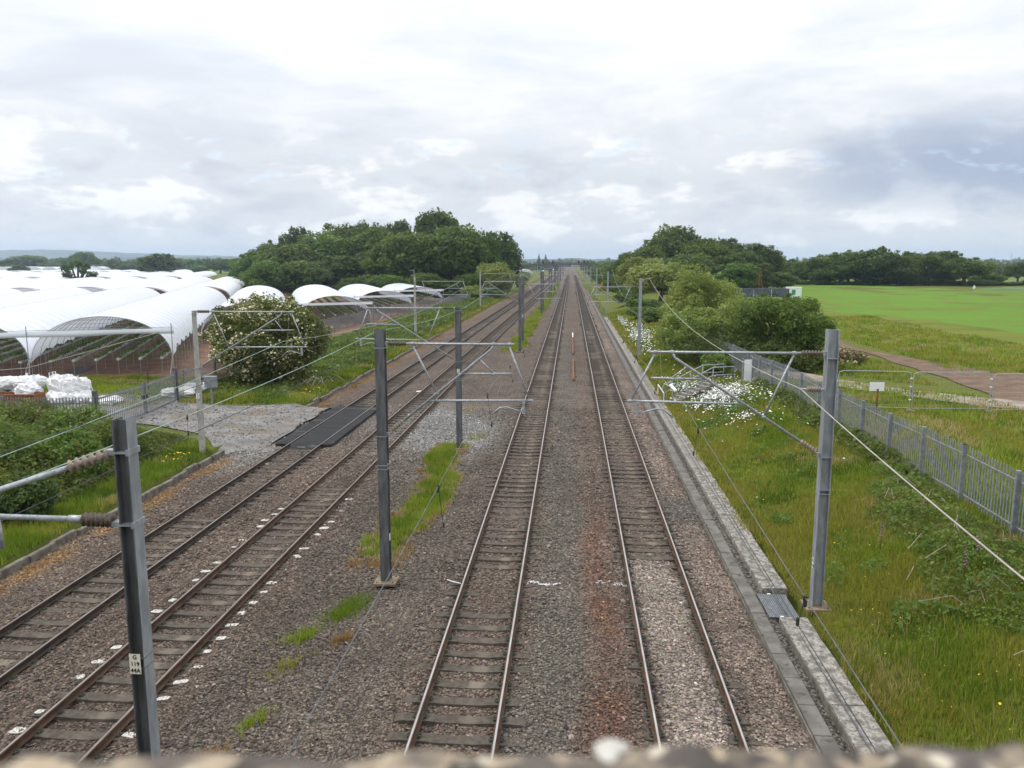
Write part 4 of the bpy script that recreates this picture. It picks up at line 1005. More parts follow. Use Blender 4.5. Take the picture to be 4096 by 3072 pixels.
palisade(fk, [(-23.5, 36.75), (-25.8, 36.4), (-30.5, 36.9)], 1.7, (0, 9), matk='fence_dark')
def gate(label, a, b, hp):
    ang = math.atan2(b[1] - a[1], b[0] - a[0]); L = math.dist(a, b); t = thing('palisade_gate', label, 'gate', (a[0], a[1], .0), ang)
    pm = pale_mesh(1.72)
    for z in (.16, 1.62): MB().box((0, -.04, z - .035), (L, .03, z + .035)).build('gate_rail', M['fence'], t)
    for x in (0.04, L - .04): MB().box((x - .04, -.04, .12), (x + .04, .03, 1.85)).build('stile', M['fence_dark'], t)
    for i in range(int(L / .16)): mesh_obj('pale', pm, t, (.12 + i * .16, -.045, .10))
    MB().box((-.20 if hp else L + .06, -.11, -.3), (-.06 if hp else L + .20, .11, 2.05)).build('gate_post', M['steel_dark'], t)
    MB().box((L - .16 if hp else .04, -.07, .95), (L - .04 if hp else .16, .06, 1.15)).build('lock_box', M['black_ink'], t)
    return t
gate('gate leaf hung on the post beside the brambles', (-23.50, 37.0), (-23.3, 40.95), True)
gate('gate leaf hung on the far post by the flowering bush', (-23.3, 41.1), (-23.75, 45.3), False)
bx_ = thing('junction_box', 'grey metal junction box on a post beside the far gate post', 'box', (-21.0, 44.2, 0), .3)
MB().box((-.35, -.15, 1.1), (.35, .15, 1.75), .02).build('cabinet_body', M['fence'], bx_); MB().box((-.05, -.05, -.2), (.05, .05, 1.1)).build('post', M['fence'], bx_)

# ================================================================ bulk bags and skip
def bag_mesh(w_, d_, h_, seed, slump=.5):
    bm = bmesh.new(); bmesh.ops.create_cube(bm, size=1); bmesh.ops.subdivide_edges(bm, edges=bm.edges[:], cuts=9, use_grid_fill=True)
    r_ = random.Random(seed)
    for v in bm.verts:
        x, y, z = v.co; zz = z + .5
        bul = 1 + .22 * math.sin(math.pi * min(1, zz * 1.05)) - slump * .38 * max(0, zz - .72) / .28
        ang = math.atan2(y, x); rr = math.hypot(x, y); sq = max(abs(x), abs(y)); k_ = (.55 * sq + .45 * rr) / (rr + 1e-6) if rr > 1e-6 else 1
        x2, y2 = x * k_ * bul * 1.08, y * k_ * bul * 1.08
        f1 = float(fnoise(ang * 2.2 + seed, zz * 4, .6, seed % 7)) - .5; f2 = float(fnoise(x * 9 + seed, y * 9 + zz * 7, 1, 3)) - .5
        q = 1 + .22 * f1 + .10 * f2
        v.co = Vector((x2 * q * w_, y2 * q * d_, h_ * (zz * (1 + .18 * f2) + .16 * f1 * zz)))
    me = bpy.data.meshes.new('bag_body'); bm.to_mesh(me); bm.free(); me.materials.append(M['bag'])
    me.polygons.foreach_set('use_smooth', [False] * len(me.polygons)); return me
def bulk_bag(label, x, y, z, w_, h_, seed, rz=0.0, slump=.5, strap=True):
    t = thing('bulk_bag', label, 'bulk bag', (x, y, z), rz); mesh_obj('bag_body', bag_mesh(w_, w_ * .9, h_, seed, slump), t)
    if strap:
        r_ = random.Random(seed)
        for q in range(2):
            a = r_.uniform(0, 6.28); c_, s_ = math.cos(a) * w_ * .35, math.sin(a) * w_ * .35
            MB().tube([(c_, s_, h_ * .8), (c_ * 1.2, s_ * 1.2, h_ * 1.22), (c_ * 1.5 + .1, s_ * 1.4, h_ * 1.2), (c_ * 1.6, s_ * 1.6, h_ * .75)], .035, 4).build('lifting_strap', M['bag'], t)
bags = [('slumped white bulk bag at the fence end of the heap', -34.9, 44.9, 0, 1.35, 1.0), ('white bulk bag lying on top of the slumped one', -34.2, 45.0, .95, 1.3, .85), ('long collapsed white bag topping the left of the heap', -32.9, 45.2, 1.0, 1.5, .85),
        ('squat white bag in front of the rusty skip corner', -32.3, 44.2, .45, 1.35, 1.0), ('tall white bag with raised strap at the middle of the heap', -30.6, 44.9, .75, 1.35, 1.25), ('white bag leaning on the tallest bag', -29.6, 44.7, .75, 1.3, 1.1),
        ('folded white bag with a dark opening low in the heap', -29.9, 43.9, .1, 1.3, .8), ('big lower white bag holding up the heap middle', -30.6, 44.8, 0, 1.5, .95), ('boxy white bag below the leaning one', -29.2, 44.5, 0, 1.3, .95),
        ('flattened white bag lying apart towards the gate', -27.4, 44.1, 0, 1.45, .6), ('lower white bag behind the rusty skip', -33.3, 45.4, 0, 1.5, 1.1)]
for i, (lb, x, y, z, w_, h_) in enumerate(bags): bulk_bag(lb, x, y, z * .78, w_ * .88, h_ * .80, 11 + i * 5, i * .7, .3 + .1 * (i % 5), i in (0, 2, 4, 5, 8))
bulk_bag('low white sack seen through the pales by the far gate post', -24.6, 47.2, 0, 1.5, .5, 91, .4, .2, False); bulk_bag('small white sack beside the low one behind the pales', -24.3, 48.9, 0, 1.1, .55, 95, .2, .2, False)
sk = thing('rusty_skip', 'rusty brown metal skip among the white bags', 'skip', (-32.6, 43.2, 0), .06)
mb = MB(); mb.box((-1.6, -.6, .0), (1.6, -.54, .75)); mb.box((-1.6, .54, .0), (1.6, .6, .75)); mb.box((-1.6, -.54, 0), (-1.54, .54, .75)); mb.box((1.54, -.54, 0), (1.6, .54, .75)); mb.box((-1.54, -.54, 0.0), (1.54, .54, .06)); mb.build('skip_body', M['rust'], sk)
for x in (-1.2, -.4, .4, 1.2): MB().box((x - .04, -.66, 0.02), (x + .04, -.6, .72)).build('rib', M['rust'], sk)
MB().box((-1.64, -.66, .72), (1.64, -.53, .80)).build('rim', M['rust'], sk)
for x, y in ((-27.8, 49.5), (-25.9, 50.5)):
    s_ = thing('wooden_stake', 'thin wooden stake standing in the grass before the tunnels', 'stake', (x, y, 0), 0, 'stakes in the grass'); MB().tube([(0, 0, -.2), (.03, 0, 1.25)], .035, 6).build('stake_pole', M['bark'], s_)

# ================================================================ right bank furniture
sg_ = thing('blank_sign', 'blank white board sign on a rusty stake behind the fence', 'sign', (14.06, 36.9, float(ground_z(14.06, 36.9))), .05)
MB().box((-.33, -.02, 1.42), (.33, .0, 1.82)).build('board', M['white_plate'], sg_); MB().box((.0, -.065, -.2), (.07, -.02, 1.52)).build('stake_post', M['rust'], sg_)
def heras(label, x0, x1, y0, y1, h=1.9, blue=False, group=None):
    L = math.dist((x0, y0), (x1, y1)); t = thing('mesh_fence_panel', label, 'fence panel', (x0, y0, float(ground_z((x0 + x1) / 2, y0)) + .08), math.atan2(y1 - y0, x1 - x0), group)
    c_ = .22; pts = [(.03, 0, -.05), (.03, 0, h - c_), (.06, 0, h - .07), (.03 + c_, 0, h), (L - .03 - c_, 0, h), (L - .06, 0, h - .07), (L - .03, 0, h - c_), (L - .03, 0, -.05)]
    MB().tube(pts, .021, 6).build('frame', M['tube'], t); MB().tube([(.03, 0, .12), (L - .03, 0, .12)], .015, 5).build('bottom_tube', M['tube'], t)
    mb = MB()
    for i in range(1, int(L / .25)): mb.tube([(i * .25, 0, .12), (i * .25, 0, h - .02)], .0025, 3, False)
    for i in range(1, 8): mb.tube([(.03, 0, i * .24), (L - .03, 0, i * .24)], .0025, 3, False)
    tag(mb.build('wire_infill', M['tube'], t), kind='stuff')
    if blue: MB().box((.06, .005, .15), (L - .06, .012, h - .08)).build('sheeting', M['blue_sheet'], t)
    for z in (.5, 1.15, 1.55): MB().box((L - .06, -.045, z), (L + .03, .045, z + .05)).build('coupler', M['white_end'], t)
    for x in (.03,): MB().box((x - .1, -.33, -.10), (x + .1, .33, .04), .02).build('foot_block', M['concrete'], t)
    return t
heras('mesh site fence panel against the palisade fence', 13.2, 16.62, 39.6, 39.35); heras('mesh site fence panel whose end meets the brown track', 16.68, 20.5, 39.35, 39.6); heras('mesh site fence panel standing on the bare earth', 20.58, 24.2, 39.6, 39.9)
# steps up the bank
stp = thing('embankment_steps', 'galvanised handrailed steps climbing the daisy covered bank', 'steps', (5.8, 46.9, 0), R(24))
for i in range(8):
    x = .22 + i * .37; z = .12 + i * .14; MB().box((x - .19, -.45, z - .14), (x + .19, .45, z), .01).build('tread', M['concrete'], stp)
for yy in (-.55, .55):
    MB().tube([(0, yy, .0), (0, yy, 1.0), (2.75, yy, 2.12), (4.25, yy, 2.12), (4.25, yy, .8)], .030, 8).build('handrail', M['steel'], stp, True)
    MB().tube([(0, yy, .52), (2.75, yy, 1.64), (4.25, yy, 1.64)], .025, 8).build('mid_rail', M['steel'], stp, True)
    for x, z in ((1.0, 1.40), (1.9, 1.77), (2.75, 2.12)): MB().tube([(x, yy, z - 1.2), (x, yy, z)], .022, 8).build('baluster', M['steel'], stp, True)
cb = thing('steel_gate_panel', 'pale steel pedestrian gate panel between posts at the fence', 'gate panel', (10.85, 48.8, 1.0), .2)
MB().box((-.34, -.05, 0), (-.26, .05, 1.55)).build('gate_post', M['fence'], cb); MB().box((.26, -.05, 0), (.34, .05, 1.6)).build('gate_post', M['fence'], cb); MB().box((-.25, -.02, .1), (.25, .02, 1.45)).build('infill_panel', M['white_box'], cb)
wr = thing('white_handrail', 'short white handrail beside the slab walk', 'handrail', (5.55, 48.2, -.05))
for yy in (-1.6, 1.6): MB().tube([(0, yy, 0), (0, yy, .75)], .025, 6).build('baluster', M['white_end'], wr)
MB().tube([(0, -1.6, .72), (0, 1.6, .75)], .025, 6).build('top_rail', M['white_end'], wr)
# site equipment by the wood
tp = thing('drilling_tripod', 'tall orange drilling tripod beside the wood', 'tripod', (43.4, 188, 1.05))
for a in (.3, 2.4, 4.5): MB().tube([(1.35 * math.cos(a), 1.35 * math.sin(a), -.1), (.08 * math.cos(a), .08 * math.sin(a), 5.3)], .11, 6).build('leg', M['orange'], tp)
MB().box((-.25, -.25, 5.1), (.25, .25, 5.6)).build('pulley_head', M['orange'], tp); MB().tube([(-.3, 0, 2.2), (.5, .3, 2.2)], .06, 5).build('cross_brace', M['orange'], tp)
cbn = thing('site_cabin', 'white site cabin with a green panel in the crop field', 'cabin', (45.4, 166, 1.05), -.25)
MB().box((-1.5, -1.2, .1), (1.5, 1.2, 2.15), .05).build('cabin_body', M['white_box'], cbn)
grn = surf('green_sign', (.03, .28, .12), (.05, .34, .16), 3, .6); MB().box((-.35, -1.225, .7), (.35, -1.2, 1.75)).build('green_panel', grn, cbn); MB().box((-1.55, -1.25, 2.15), (1.55, 1.25, 2.24)).build('roof', M['white_box'], cbn)
for (x, y, hm, lb) in ((13.9, 171, 3.5, 'mobile lighting tower with raised lamps beside the right cess'), (59, 232, 3.3, 'mobile lighting tower with raised lamps far out in the crop')):
    lt = thing('lighting_tower', lb, 'lighting tower', (x, y, 1.05), .3)
    MB().box((-1.0, -.7, .35), (1.0, .7, 1.25), .12).build('body', M['white_box'], lt); MB().tube([(0, 0, 1.2), (0, 0, hm)], .09, 6).build('lamp_mast', M['white_end'], lt)
    for q in (-.55, .15): MB().box((q, -.15, hm - .05), (q + .45, .15, hm + .28)).build('lamp', M['black_ink'], lt)
    for q in (-.6, .6): MB().tube([(q, -.75, .3), (q, -.6, .3)], .3, 10).build('wheel', M['black_ink'], lt)
    MB().box((-1.0, -.1, .25), (1.9, .1, .35)).build('drawbar', M['steel_dark'], lt)
for i in range(3): heras('blue sheeted site fence panel below the orange tripod', 33.6 + i * 3.5, 37.05 + i * 3.5, 165 - .3 * i, 164.7 - .3 * i, 1.95, True, 'blue sheeted panels')
for i, (x, y) in enumerate(((11.3, 150), (16.8, 148), (19.5, 160))): heras('plain mesh site fence panel among the scrub near the lighting tower', x, x + 2.9, y, y - 1.2, 1.9, False, 'plain panels in the scrub')
tag(MB().tube([(0, 0, 0), (.15, .05, .5), (.1, 0, 1.0)], [.25, .28, .16], 8).build('white_feed_sack', M['bag'], None, loc=(108.5, 223, 1.1)), 'tiny white sack at the corner of the blue green crop', 'sack')

# ================================================================ foliage
M['oak'] = leaf_mat('oak_leaf', (.024, .048, .009), (.130, .190, .034), .30)
M['ash'] = leaf_mat('ash_leaf', (.032, .072, .013), (.150, .235, .042), .32)
M['willow'] = leaf_mat('willow_leaf', (.115, .155, .036), (.33, .375, .10), .36, warm=(.29, .285, .065))
M['dark_leaf'] = leaf_mat('dark_leaf', (.018, .035, .008), (.090, .135, .026), .28)
M['thorn'] = leaf_mat('hawthorn_leaf', (.060, .088, .018), (.150, .185, .042), .32, warm=(.15, .135, .035))
M['bramble'] = leaf_mat('bramble_leaf', (.050, .082, .017), (.165, .215, .048), .34, warm=(.15, .125, .045), nscale=.9)
M['nettle'] = leaf_mat('nettle_leaf', (.070, .115, .022), (.185, .255, .05), .36, nscale=1.0, warm=(.20, .17, .055))
M['gorse'] = surf('gorse_bloom', (.55, .33, .02), (.68, .44, .03), 5, .8)
M['blossom'] = surf('cream_blossom', (.52, .48, .27), (.66, .61, .40), 9, .8)
M['twig'] = surf('bleached_twig', (.26, .22, .17), (.38, .33, .26), 5, .9)
M['distant'] = leaf_mat('far_wood_leaf', (.030, .050, .015), (.075, .105, .028), .25, nscale=.02)

def lobes_for(R3, nl, lr, seed, zlow=-.45, rad=(.50, .80)):
    g = np.random.default_rng(seed); d = g.normal(0, 1, (nl, 3)); d /= np.linalg.norm(d, axis=1)[:, None]
    d[:, 2] = np.where(d[:, 2] < zlow, -d[:, 2] * .6, d[:, 2])
    c = d * np.array(R3) * g.uniform(*rad, (nl, 1)); r = np.mean(R3) * g.uniform(lr * .75, lr * 1.3, nl)
    ns = nl // 3; e = g.normal(0, 1, (ns, 3)); e /= np.linalg.norm(e, axis=1)[:, None]; e[:, 2] = np.abs(e[:, 2]) * np.where(g.random(ns) < .75, 1, -.4)   # sprigs that break the outline
    return np.r_[c, e * np.array(R3) * g.uniform(.84, 1.02, (ns, 1))], np.r_[r, np.mean(R3) * lr * g.uniform(.25, .5, ns)]
def foliage(c, r, n, leaf, seed, squash=.85, inner=.18, up=.35, jitter=.35, shell=.22):
    """leaf sprays through the outer shell of every lobe, a few deep inside"""
    g = np.random.default_rng(seed); w_ = r ** 2; k = g.choice(len(r), n, p=w_ / w_.sum())
    d = g.normal(0, 1, (n, 3)); d /= np.linalg.norm(d, axis=1)[:, None]
    q = 1 - np.abs(g.normal(0, shell, n)) + g.normal(0, .05, n); q = np.where(g.random(n) < inner, g.uniform(.1, .8, n), q)
    q *= 1 + .22 * (fnoise(d[:, 0] * 3 + k * 7.1, d[:, 1] * 3 + d[:, 2] * 4, 1, seed % 9) - .5) * 2
    P = c[k] + d * (r[k] * q)[:, None] * np.array([1, 1, squash])
    if n <= 60000:                                               # drop what lies deep inside a neighbouring lobe
        keep = np.ones(n, bool)
        for j in range(len(r)):
            dd = np.linalg.norm((P - c[j]) / np.array([1, 1, squash]), axis=1); keep &= ~((dd < r[j] * .55) & (k != j) & (g.random(n) < .75))
        P, d, k = P[keep], d[keep], k[keep]
    n = len(P)
    nrm = d * .7 + g.normal(0, .7, (n, 3)); nrm[:, 2] += up; nrm /= np.linalg.norm(nrm, axis=1)[:, None]
    a = np.cross(nrm, g.normal(0, 1, (n, 3))); a /= np.linalg.norm(a, axis=1)[:, None] + 1e-9; b = np.cross(nrm, a)
    s = (leaf * np.exp(g.normal(0, jitter, n)))[:, None]
    V = np.stack([P - a * s, P - b * s * .55 + a * s * .15, P + a * s, P + b * s * .55 + a * s * .1], 1).reshape(-1, 3)
    lt = g.uniform(.1, .75, len(r))
    tint = np.clip(lt[k] * .75 + g.uniform(-.05, .38, n), 0, 1)
    return V, np.arange(4 * n).reshape(-1, 4), np.repeat(tint, 4), P
def trunk_mesh(h, r, crown_c, seed, limbs=6, matk='bark', low=.35):
    g = random.Random(seed); mb = MB()
    mb.tube([(0, 0, -.4), (g.uniform(-.1, .1), 0, h * .25), (g.uniform(-.3, .3), g.uniform(-.3, .3), h * .55), (g.uniform(-.5, .5), g.uniform(-.5, .5), h * .85)], [r * 1.35, r, r * .75, r * .25], 8)
    for i in range(limbs):
        t = crown_c[g.randrange(len(crown_c))]; z0 = h * g.uniform(low, .6)
        mid = ((t[0]) * .45, (t[1]) * .45, (z0 + t[2]) / 2 - .2); mb.tube([(0, 0, z0), mid, tuple(t)], [r * .5, r * .33, r * .08], 6)
    return mb.mesh('trunk', M[matk])
PROTO = {}
def proto(key, R3, cz, nl, lr, n, leaf, seed, matk, tr=.35, zlow=-.45, limbs=6, h=None, squash=.85):
    c, r = lobes_for(R3, nl, lr, seed, zlow); c = c + np.array([0, 0, cz])
    V, F, t, _ = foliage(c, r, n, leaf, seed + 1, squash)
    zt = np.percentile(V[:, 2], 99.7); wd = np.percentile(np.abs(V[:, :2]), 98.5) * 2
    PROTO[key] = (np_mesh('crown', V, F, [M[matk]], {'tint': t}), trunk_mesh(h or cz, tr, c, seed, limbs), zt, wd)
proto('oak1', (7, 7, 6.2), 8.4, 46, .33, 15000, .30, 3, 'oak', .5)
proto('oak2', (7.5, 6.5, 5.6), 8.0, 40, .36, 14000, .30, 13, 'oak', .5)
proto('dark1', (6.5, 6.5, 6.8), 7.6, 44, .32, 14000, .30, 23, 'dark_leaf', .45)
proto('dark2', (6.5, 7, 6.0), 8.0, 38, .36, 13000, .32, 33, 'dark_leaf', .45)
proto('ash1', (6.5, 6.5, 7.0), 7.4, 50, .30, 16000, .27, 43, 'ash', .4, -.7)
proto('ash2', (6.8, 6.2, 6.2), 7.0, 46, .32, 15000, .28, 53, 'ash', .4, -.7)
proto('willow1', (6, 6, 5.0), 5.2, 42, .33, 14000, .25, 63, 'willow', .35, -.8)
proto('hedge1', (6.5, 6.5, 5.2), 5.6, 40, .34, 13000, .30, 73, 'oak', .4, -.8)
proto('dark3', (6.8, 6.8, 6.2), 6.2, 46, .32, 14500, .30, 93, 'dark_leaf', .45, -.95)
proto('oak3', (6.8, 6.8, 6.4), 6.4, 46, .32, 14500, .30, 97, 'oak', .45, -.95)
proto('open1', (6.5, 6.5, 4.6), 8.2, 26, .30, 6500, .32, 83, 'dark_leaf', .45, limbs=12)
LOOK = {'oak': 'mid green', 'ash': 'fresh green', 'dar': 'dark green', 'wil': 'pale olive', 'hed': 'bushy mid green', 'ope': 'thin crowned'}
def tree(kind, label, x, y, h, w_, name='broadleaf_tree', group=None, zb=None, rz=None, cat='tree'):
    if group:                                                    # the members of a group are told apart by leaf colour at least
        label = LOOK[kind[:3]] + ' ' + label; group = LOOK[kind[:3]] + ' ' + group
    cm, tm, zt, wd = PROTO[kind]; zb = float(ground_z(x, y)) if zb is None else zb
    t = thing(name, label, cat, (x, y, zb - .1), random.uniform(0, 6.28) if rz is None else rz, group); t.scale = (w_ / wd, w_ / wd, h / zt)
    mesh_obj('crown', cm, t); mesh_obj('trunk', tm, t); return t

def shrub(label, x, y, h, w_, k='hedge1', group=None, name='shrub'): return tree(k, label, x, y, h, w_, name, group, cat='shrub')
# wood left of the line (x, y, height, width)
LW = [(-95.2, 232, 10.6, 13, 'ash2'), (-91.6, 238, 13.8, 15, 'ash1'), (-100, 285, 20, 12, 'dark1'), (-77.6, 215, 12.6, 17, 'oak1'), (-73.2, 228, 15.8, 19, 'ash2'), (-71.9, 245, 19.2, 20, 'oak2'), (-75.5, 290, 22, 12, 'dark2'),
      (-59.1, 232, 17.6, 15.5, 'oak1'), (-59.6, 265, 21.2, 11, 'open1'), (-47.1, 205, 14.7, 15, 'ash1'), (-39.1, 200, 15.8, 16, 'ash2'), (-29.8, 197, 17.4, 16.5, 'oak1'), (-24.4, 205, 16.4, 12.5, 'oak2'), (-22.3, 230, 16.8, 13, 'dark1'),
      (-19.8, 243, 15, 8.5, 'dark2'), (-76.5, 195, 8.4, 12, 'hedge1'), (-69.3, 200, 8.4, 15, 'hedge1'), (-60.7, 208, 9.6, 16, 'dark1'), (-52.5, 212, 11, 14, 'dark2'), (-84, 222, 9.5, 13, 'oak2'), (-35, 212, 13.5, 13, 'dark1'), (-66, 240, 16.5, 15, 'dark2'), (-53, 228, 15.2, 13, 'oak1')]
for i, (x, y, h, w_, k) in enumerate(LW): tree(k, 'tree in the wood left of the tracks', x, y, h * (1.03 if x < -45 else .99), w_, group='trees of the left wood')
for i in range(22):                                              # undergrowth closing the front of the wood
    x = -92 + i * 3.4; y = 214 - 26 * sstep(-75, -40, x) + 3 * math.sin(i * 1.7)
    shrub('undergrowth bush along the front of the left wood', float(x), float(y), 4.2 + 1.6 * math.sin(i * 2.3), 8.5, ['hedge1', 'dark1', 'ash2'][i % 3], 'undergrowth of the left wood')
for i in range(12):
    x = 17 + i * 3.8; shrub('undergrowth bush along the front of the right wood', x, 203 + (x - 17) * .62 + 2 * math.sin(i * 2.1), 3.4 + 1.2 * math.sin(i * 1.9), 8, ['hedge1', 'dark1', 'hedge1'][i % 3], 'undergrowth of the right wood')
tree('dark2', 'tall dark round topped oak standing above the left wood', -40.0, 235, 23.2, 14.5, 'oak_tree')
tree('willow1', 'small light green tree at the trackside corner of the left wood', -18.6, 190, 8.2, 8.5)
for x, y, h, w_ in ((-19.5, 178, 2.6, 5), (-21.5, 168, 2.2, 5), (-19.2, 205, 3.2, 5), (-20, 222, 3.6, 6), (-20.5, 240, 3.5, 6), (-20.5, 300, 4, 8), (-22, 330, 4.5, 9), (-36, 360, 5, 10), (-40, 400, 4.5, 10), (-26, 270, 6, 10), (-44, 430, 6.5, 14), (-36, 560, 8, 20)):
    shrub('low scrub bush along the left verge towards the gantries', x, y, h, w_, random.choice(['hedge1', 'ash2', 'willow1']), 'scrub along the left verge')
shrub('orange brown dying shrub at the edge of the left wood', -21.5, 172, 3.4, 4.5, 'willow1')
# wood right of the line
RW = [(14.9, 235, 7.8, 9, 'ash2'), (19.7, 222, 11.6, 13, 'oak1'), (27.1, 232, 14.3, 15, 'dark1'), (36.9, 228, 13.6, 16, 'oak2'), (46.7, 225, 10.3, 12, 'dark2'), (55.2, 250, 12.8, 16.5, 'dark1'), (62.1, 255, 10.8, 10, 'oak2'), (30, 214, 9.5, 14, 'oak1'), (41, 218, 9, 13, 'dark1'), (50, 222, 7.5, 10, 'dark2'), (24, 206, 7, 11, 'hedge1')]
for x, y, h, w_, k in RW: tree(k, 'tree in the wood right of the tracks', x, y, h, w_, group='trees of the right wood')
tree('oak1', 'tallest oak crowning the wood right of the tracks', 31.3, 240, 17.6, 16.5, 'oak_tree'); tree('open1', 'thin crowned tree poking above the back of the right wood', 52.4, 280, 15.4, 12)
tree('ash1', 'bright green young tree beside the drilling tripod', 38.4, 190, 7.2, 10); tree('willow1', 'rounded pale willow between the cess and the right wood', 16.8, 150, 7.2, 11, 'willow_tree'); tree('willow1', 'pale willow at the trackside end of the right wood', 16.9, 192, 8.4, 11, 'willow_tree')
for x, y, h, w_ in ((12.5, 205, 3.6, 7), (11, 225, 4, 7), (10.8, 250, 4.2, 7), (11.5, 280, 5, 9), (12, 320, 5.5, 11), (14, 370, 6, 13), (18, 430, 7, 16), (10.2, 175, 2.4, 4.5), (11.5, 160, 2.2, 5), (9.8, 138, 2.0, 4.5), (11, 120, 1.9, 5), (9.6, 108, 1.6, 4), (10.6, 98, 1.8, 4.5)):
    shrub('low scrub bush along the right bank towards the gantries', x, y, h, w_, random.choice(['hedge1', 'ash2', 'willow1']), 'scrub along the right bank')
# tree line beyond the crop field
RH = [(77.5, 285, 8.2, 11, 'oak3'), (81.6, 277, 8, 12, 'ash1'), (84.4, 267, 9.8, 16, 'oak3'), (89.1, 264, 10.8, 14.5, 'ash1'), (95.5, 260, 11.6, 19.5, 'dark3'), (102.5, 258, 10.3, 13, 'oak3'), (122.1, 272, 8.6, 10, 'oak3'), (132.2, 264, 4.2, 9.5, 'hedge1'), (76, 300, 5.4, 10, 'hedge1'), (108, 262, 6, 9, 'hedge1')]
for x, y, h, w_, k in RH: tree(k, 'tree in the row closing off the crop field', x, y, h, w_, group='trees beyond the crop')
tree('open1', 'spreading oak with a bare trunk beyond the crop corner', 114, 264, 10.8, 17, 'oak_tree'); tree('oak2', 'wide low oak beside the spreading bare trunked oak', 120.5, 254, 8.6, 15, 'oak_tree'); tree('dark1', 'dark tree on the field boundary past the blue green crop', 161, 300, 7.2, 9)
for i in range(16):
    x = 70 + i * 5.2; shrub('low hedge bush along the foot of the crop field trees', x, 262 - abs(x - 110) * .08 + (88 - x) * .5 * (x < 88), 1.3 + random.random() * .8, 5.6, 'oak3', 'hedge below the field trees', 'hedge_bush')
# trees standing in the tunnel fields and the hedgerow behind
tree('dark1', 'lone dense round tree standing in the white tunnels', -199, 371, 12.2, 17.5); tree('hedge1', 'small dark tree low among the far white tunnels', -291, 400, 6.6, 11)
LF = [(-382, 600, 15.9, 22), (-457, 640, 13.7, 31), (-459, 620, 10.6, 19), (-410, 600, 8, 19), (-390, 650, 10.7, 24), (-394, 700, 11, 26), (-312, 640, 10.6, 23), (-254, 560, 10.3, 20), (-228, 520, 10.2, 16), (-469, 700, 12.5, 17), (-321, 620, 11.3, 19), (-241, 500, 6.0, 12), (-350, 610, 7, 20), (-430, 580, 6.5, 18), (-285, 590, 6.5, 18), (-200, 520, 8.5, 16), (-180, 560, 9, 18), (-270, 650, 9, 22), (-500, 640, 9, 24), (-215, 600, 8, 18)]
for i, (x, y, h, w_) in enumerate(LF): tree(['oak1', 'ash2', 'dark1', 'oak2', 'ash1'][i % 5], 'hedgerow tree behind the far white tunnels', x, y, h, w_, group='far hedgerow trees')
# the gnarled half dead oak among the tunnels
g = np.random.default_rng(5); dt = thing('gnarled_tree', 'gnarled half dead oak with bare reaching limbs among the tunnels', 'tree', (-142.6, 220, -.2)); dt.scale = (1.05, 1.05, 1.12)
mb = MB(); ends = []
mb.tube([(0, 0, 0), (.2, 0, 2.2), (-.1, .1, 3.6)], [1.25, .95, .7], 8)
for a, l, z, dz_ in ((0.2, 5.6, 3.4, 1.2), (.9, 4.2, 3.5, 3.2), (1.7, 2.6, 3.5, 4.0), (2.7, 5.4, 3.0, 1.6), (3.25, 6.6, 2.6, .2), (3.6, 4.0, 3.4, 3.0), (4.6, 3.5, 3.4, 3.6), (5.6, 4.6, 3.2, 2.4)):
    e = (l * math.cos(a), l * math.sin(a) * .6, z + dz_); mb.tube([(0, 0, z - .6), (e[0] * .4, e[1] * .4, z + dz_ * .15), (e[0] * .75, e[1] * .75, z + dz_ * .8), e], [.42, .3, .2, .06], 6)
    if a != 3.25: ends.append((e[0] * .85, e[1] * .85, e[2] * .97)); ends.append((e[0] * .6, e[1] * .6, e[2] * .9 + .3))
mb.build('trunk', M['bark'], dt); ends += [(0, 0, 2.2), (.9, 0, 1.9), (-.9, .2, 1.7)]
V, F, t, _ = foliage(np.array(ends), np.full(len(ends), 1.0), 2600, .24, 6); mesh_obj('crown', np_mesh('crown', V, F, [M['dark_leaf']], {'tint': t}), dt)

# near bushes on the right bank and the flowering thorn on the left
def bush(label, x, y, h, w_, n, leaf, seed, matk, nl=70, lr=.20, name='bush', d_=None):
    t = thing(name, label, 'bush', (x, y, float(ground_z(x, y))))
    R3 = (w_ * .46, (d_ or w_) * .46, h * .50); c, r = lobes_for(R3, nl, lr, seed, -.95, (.66, .84)); k_ = np.random.default_rng(seed + 5); ci = k_.normal(0, .28, (14, 3)) * np.array(R3); c = np.r_[c, ci]; r = np.r_[r, np.full(14, np.mean(R3) * .36)]; c = c + np.array([0, 0, h * .46]); c[:, 2] = np.maximum(c[:, 2], r * .5)
    V, F, tt, P = foliage(c, r, n, leaf, seed + 1, .9, .12, .45, .35, .25); V[:, 2] = np.maximum(V[:, 2], -.1)
    mesh_obj('crown', np_mesh('crown', V, F, [M[matk]], {'tint': tt}), t)
    g = random.Random(seed); mb = MB()
    for i in range(7):
        e = c[g.randrange(len(c))]; mb.tube([(g.uniform(-.4, .4), g.uniform(-.4, .4), -.2), (e[0] * .5, e[1] * .5, e[2] * .55), tuple(e)], [.09, .06, .02], 5)
    mb.build('stems', M['bark'], t); return t, c, r, P
bush('tall pale olive sallow bush, highest of the bank bushes', 12.0, 73, 7.0, 9.0, 40000, .085, 101, 'willow', 90, .17)
bush('spreading olive green bush below the tall pale sallow', 9.7, 62, 4.4, 7.4, 34000, .075, 111, 'willow', 80, .18)
bush('olive bush between the sallow and the dark green bush', 12.6, 63, 4.6, 6.4, 26000, .075, 121, 'willow')
bush('dark green rounded bush leaning over the palisade fence', 15.3, 58.4, 5.3, 8.4, 44000, .075, 131, 'ash', 90, .17)
bush('low dark undergrowth bush below the dark green bush', 14.6, 56.4, 2.0, 7.5, 14000, .07, 142, 'dark_leaf', 40, .25)
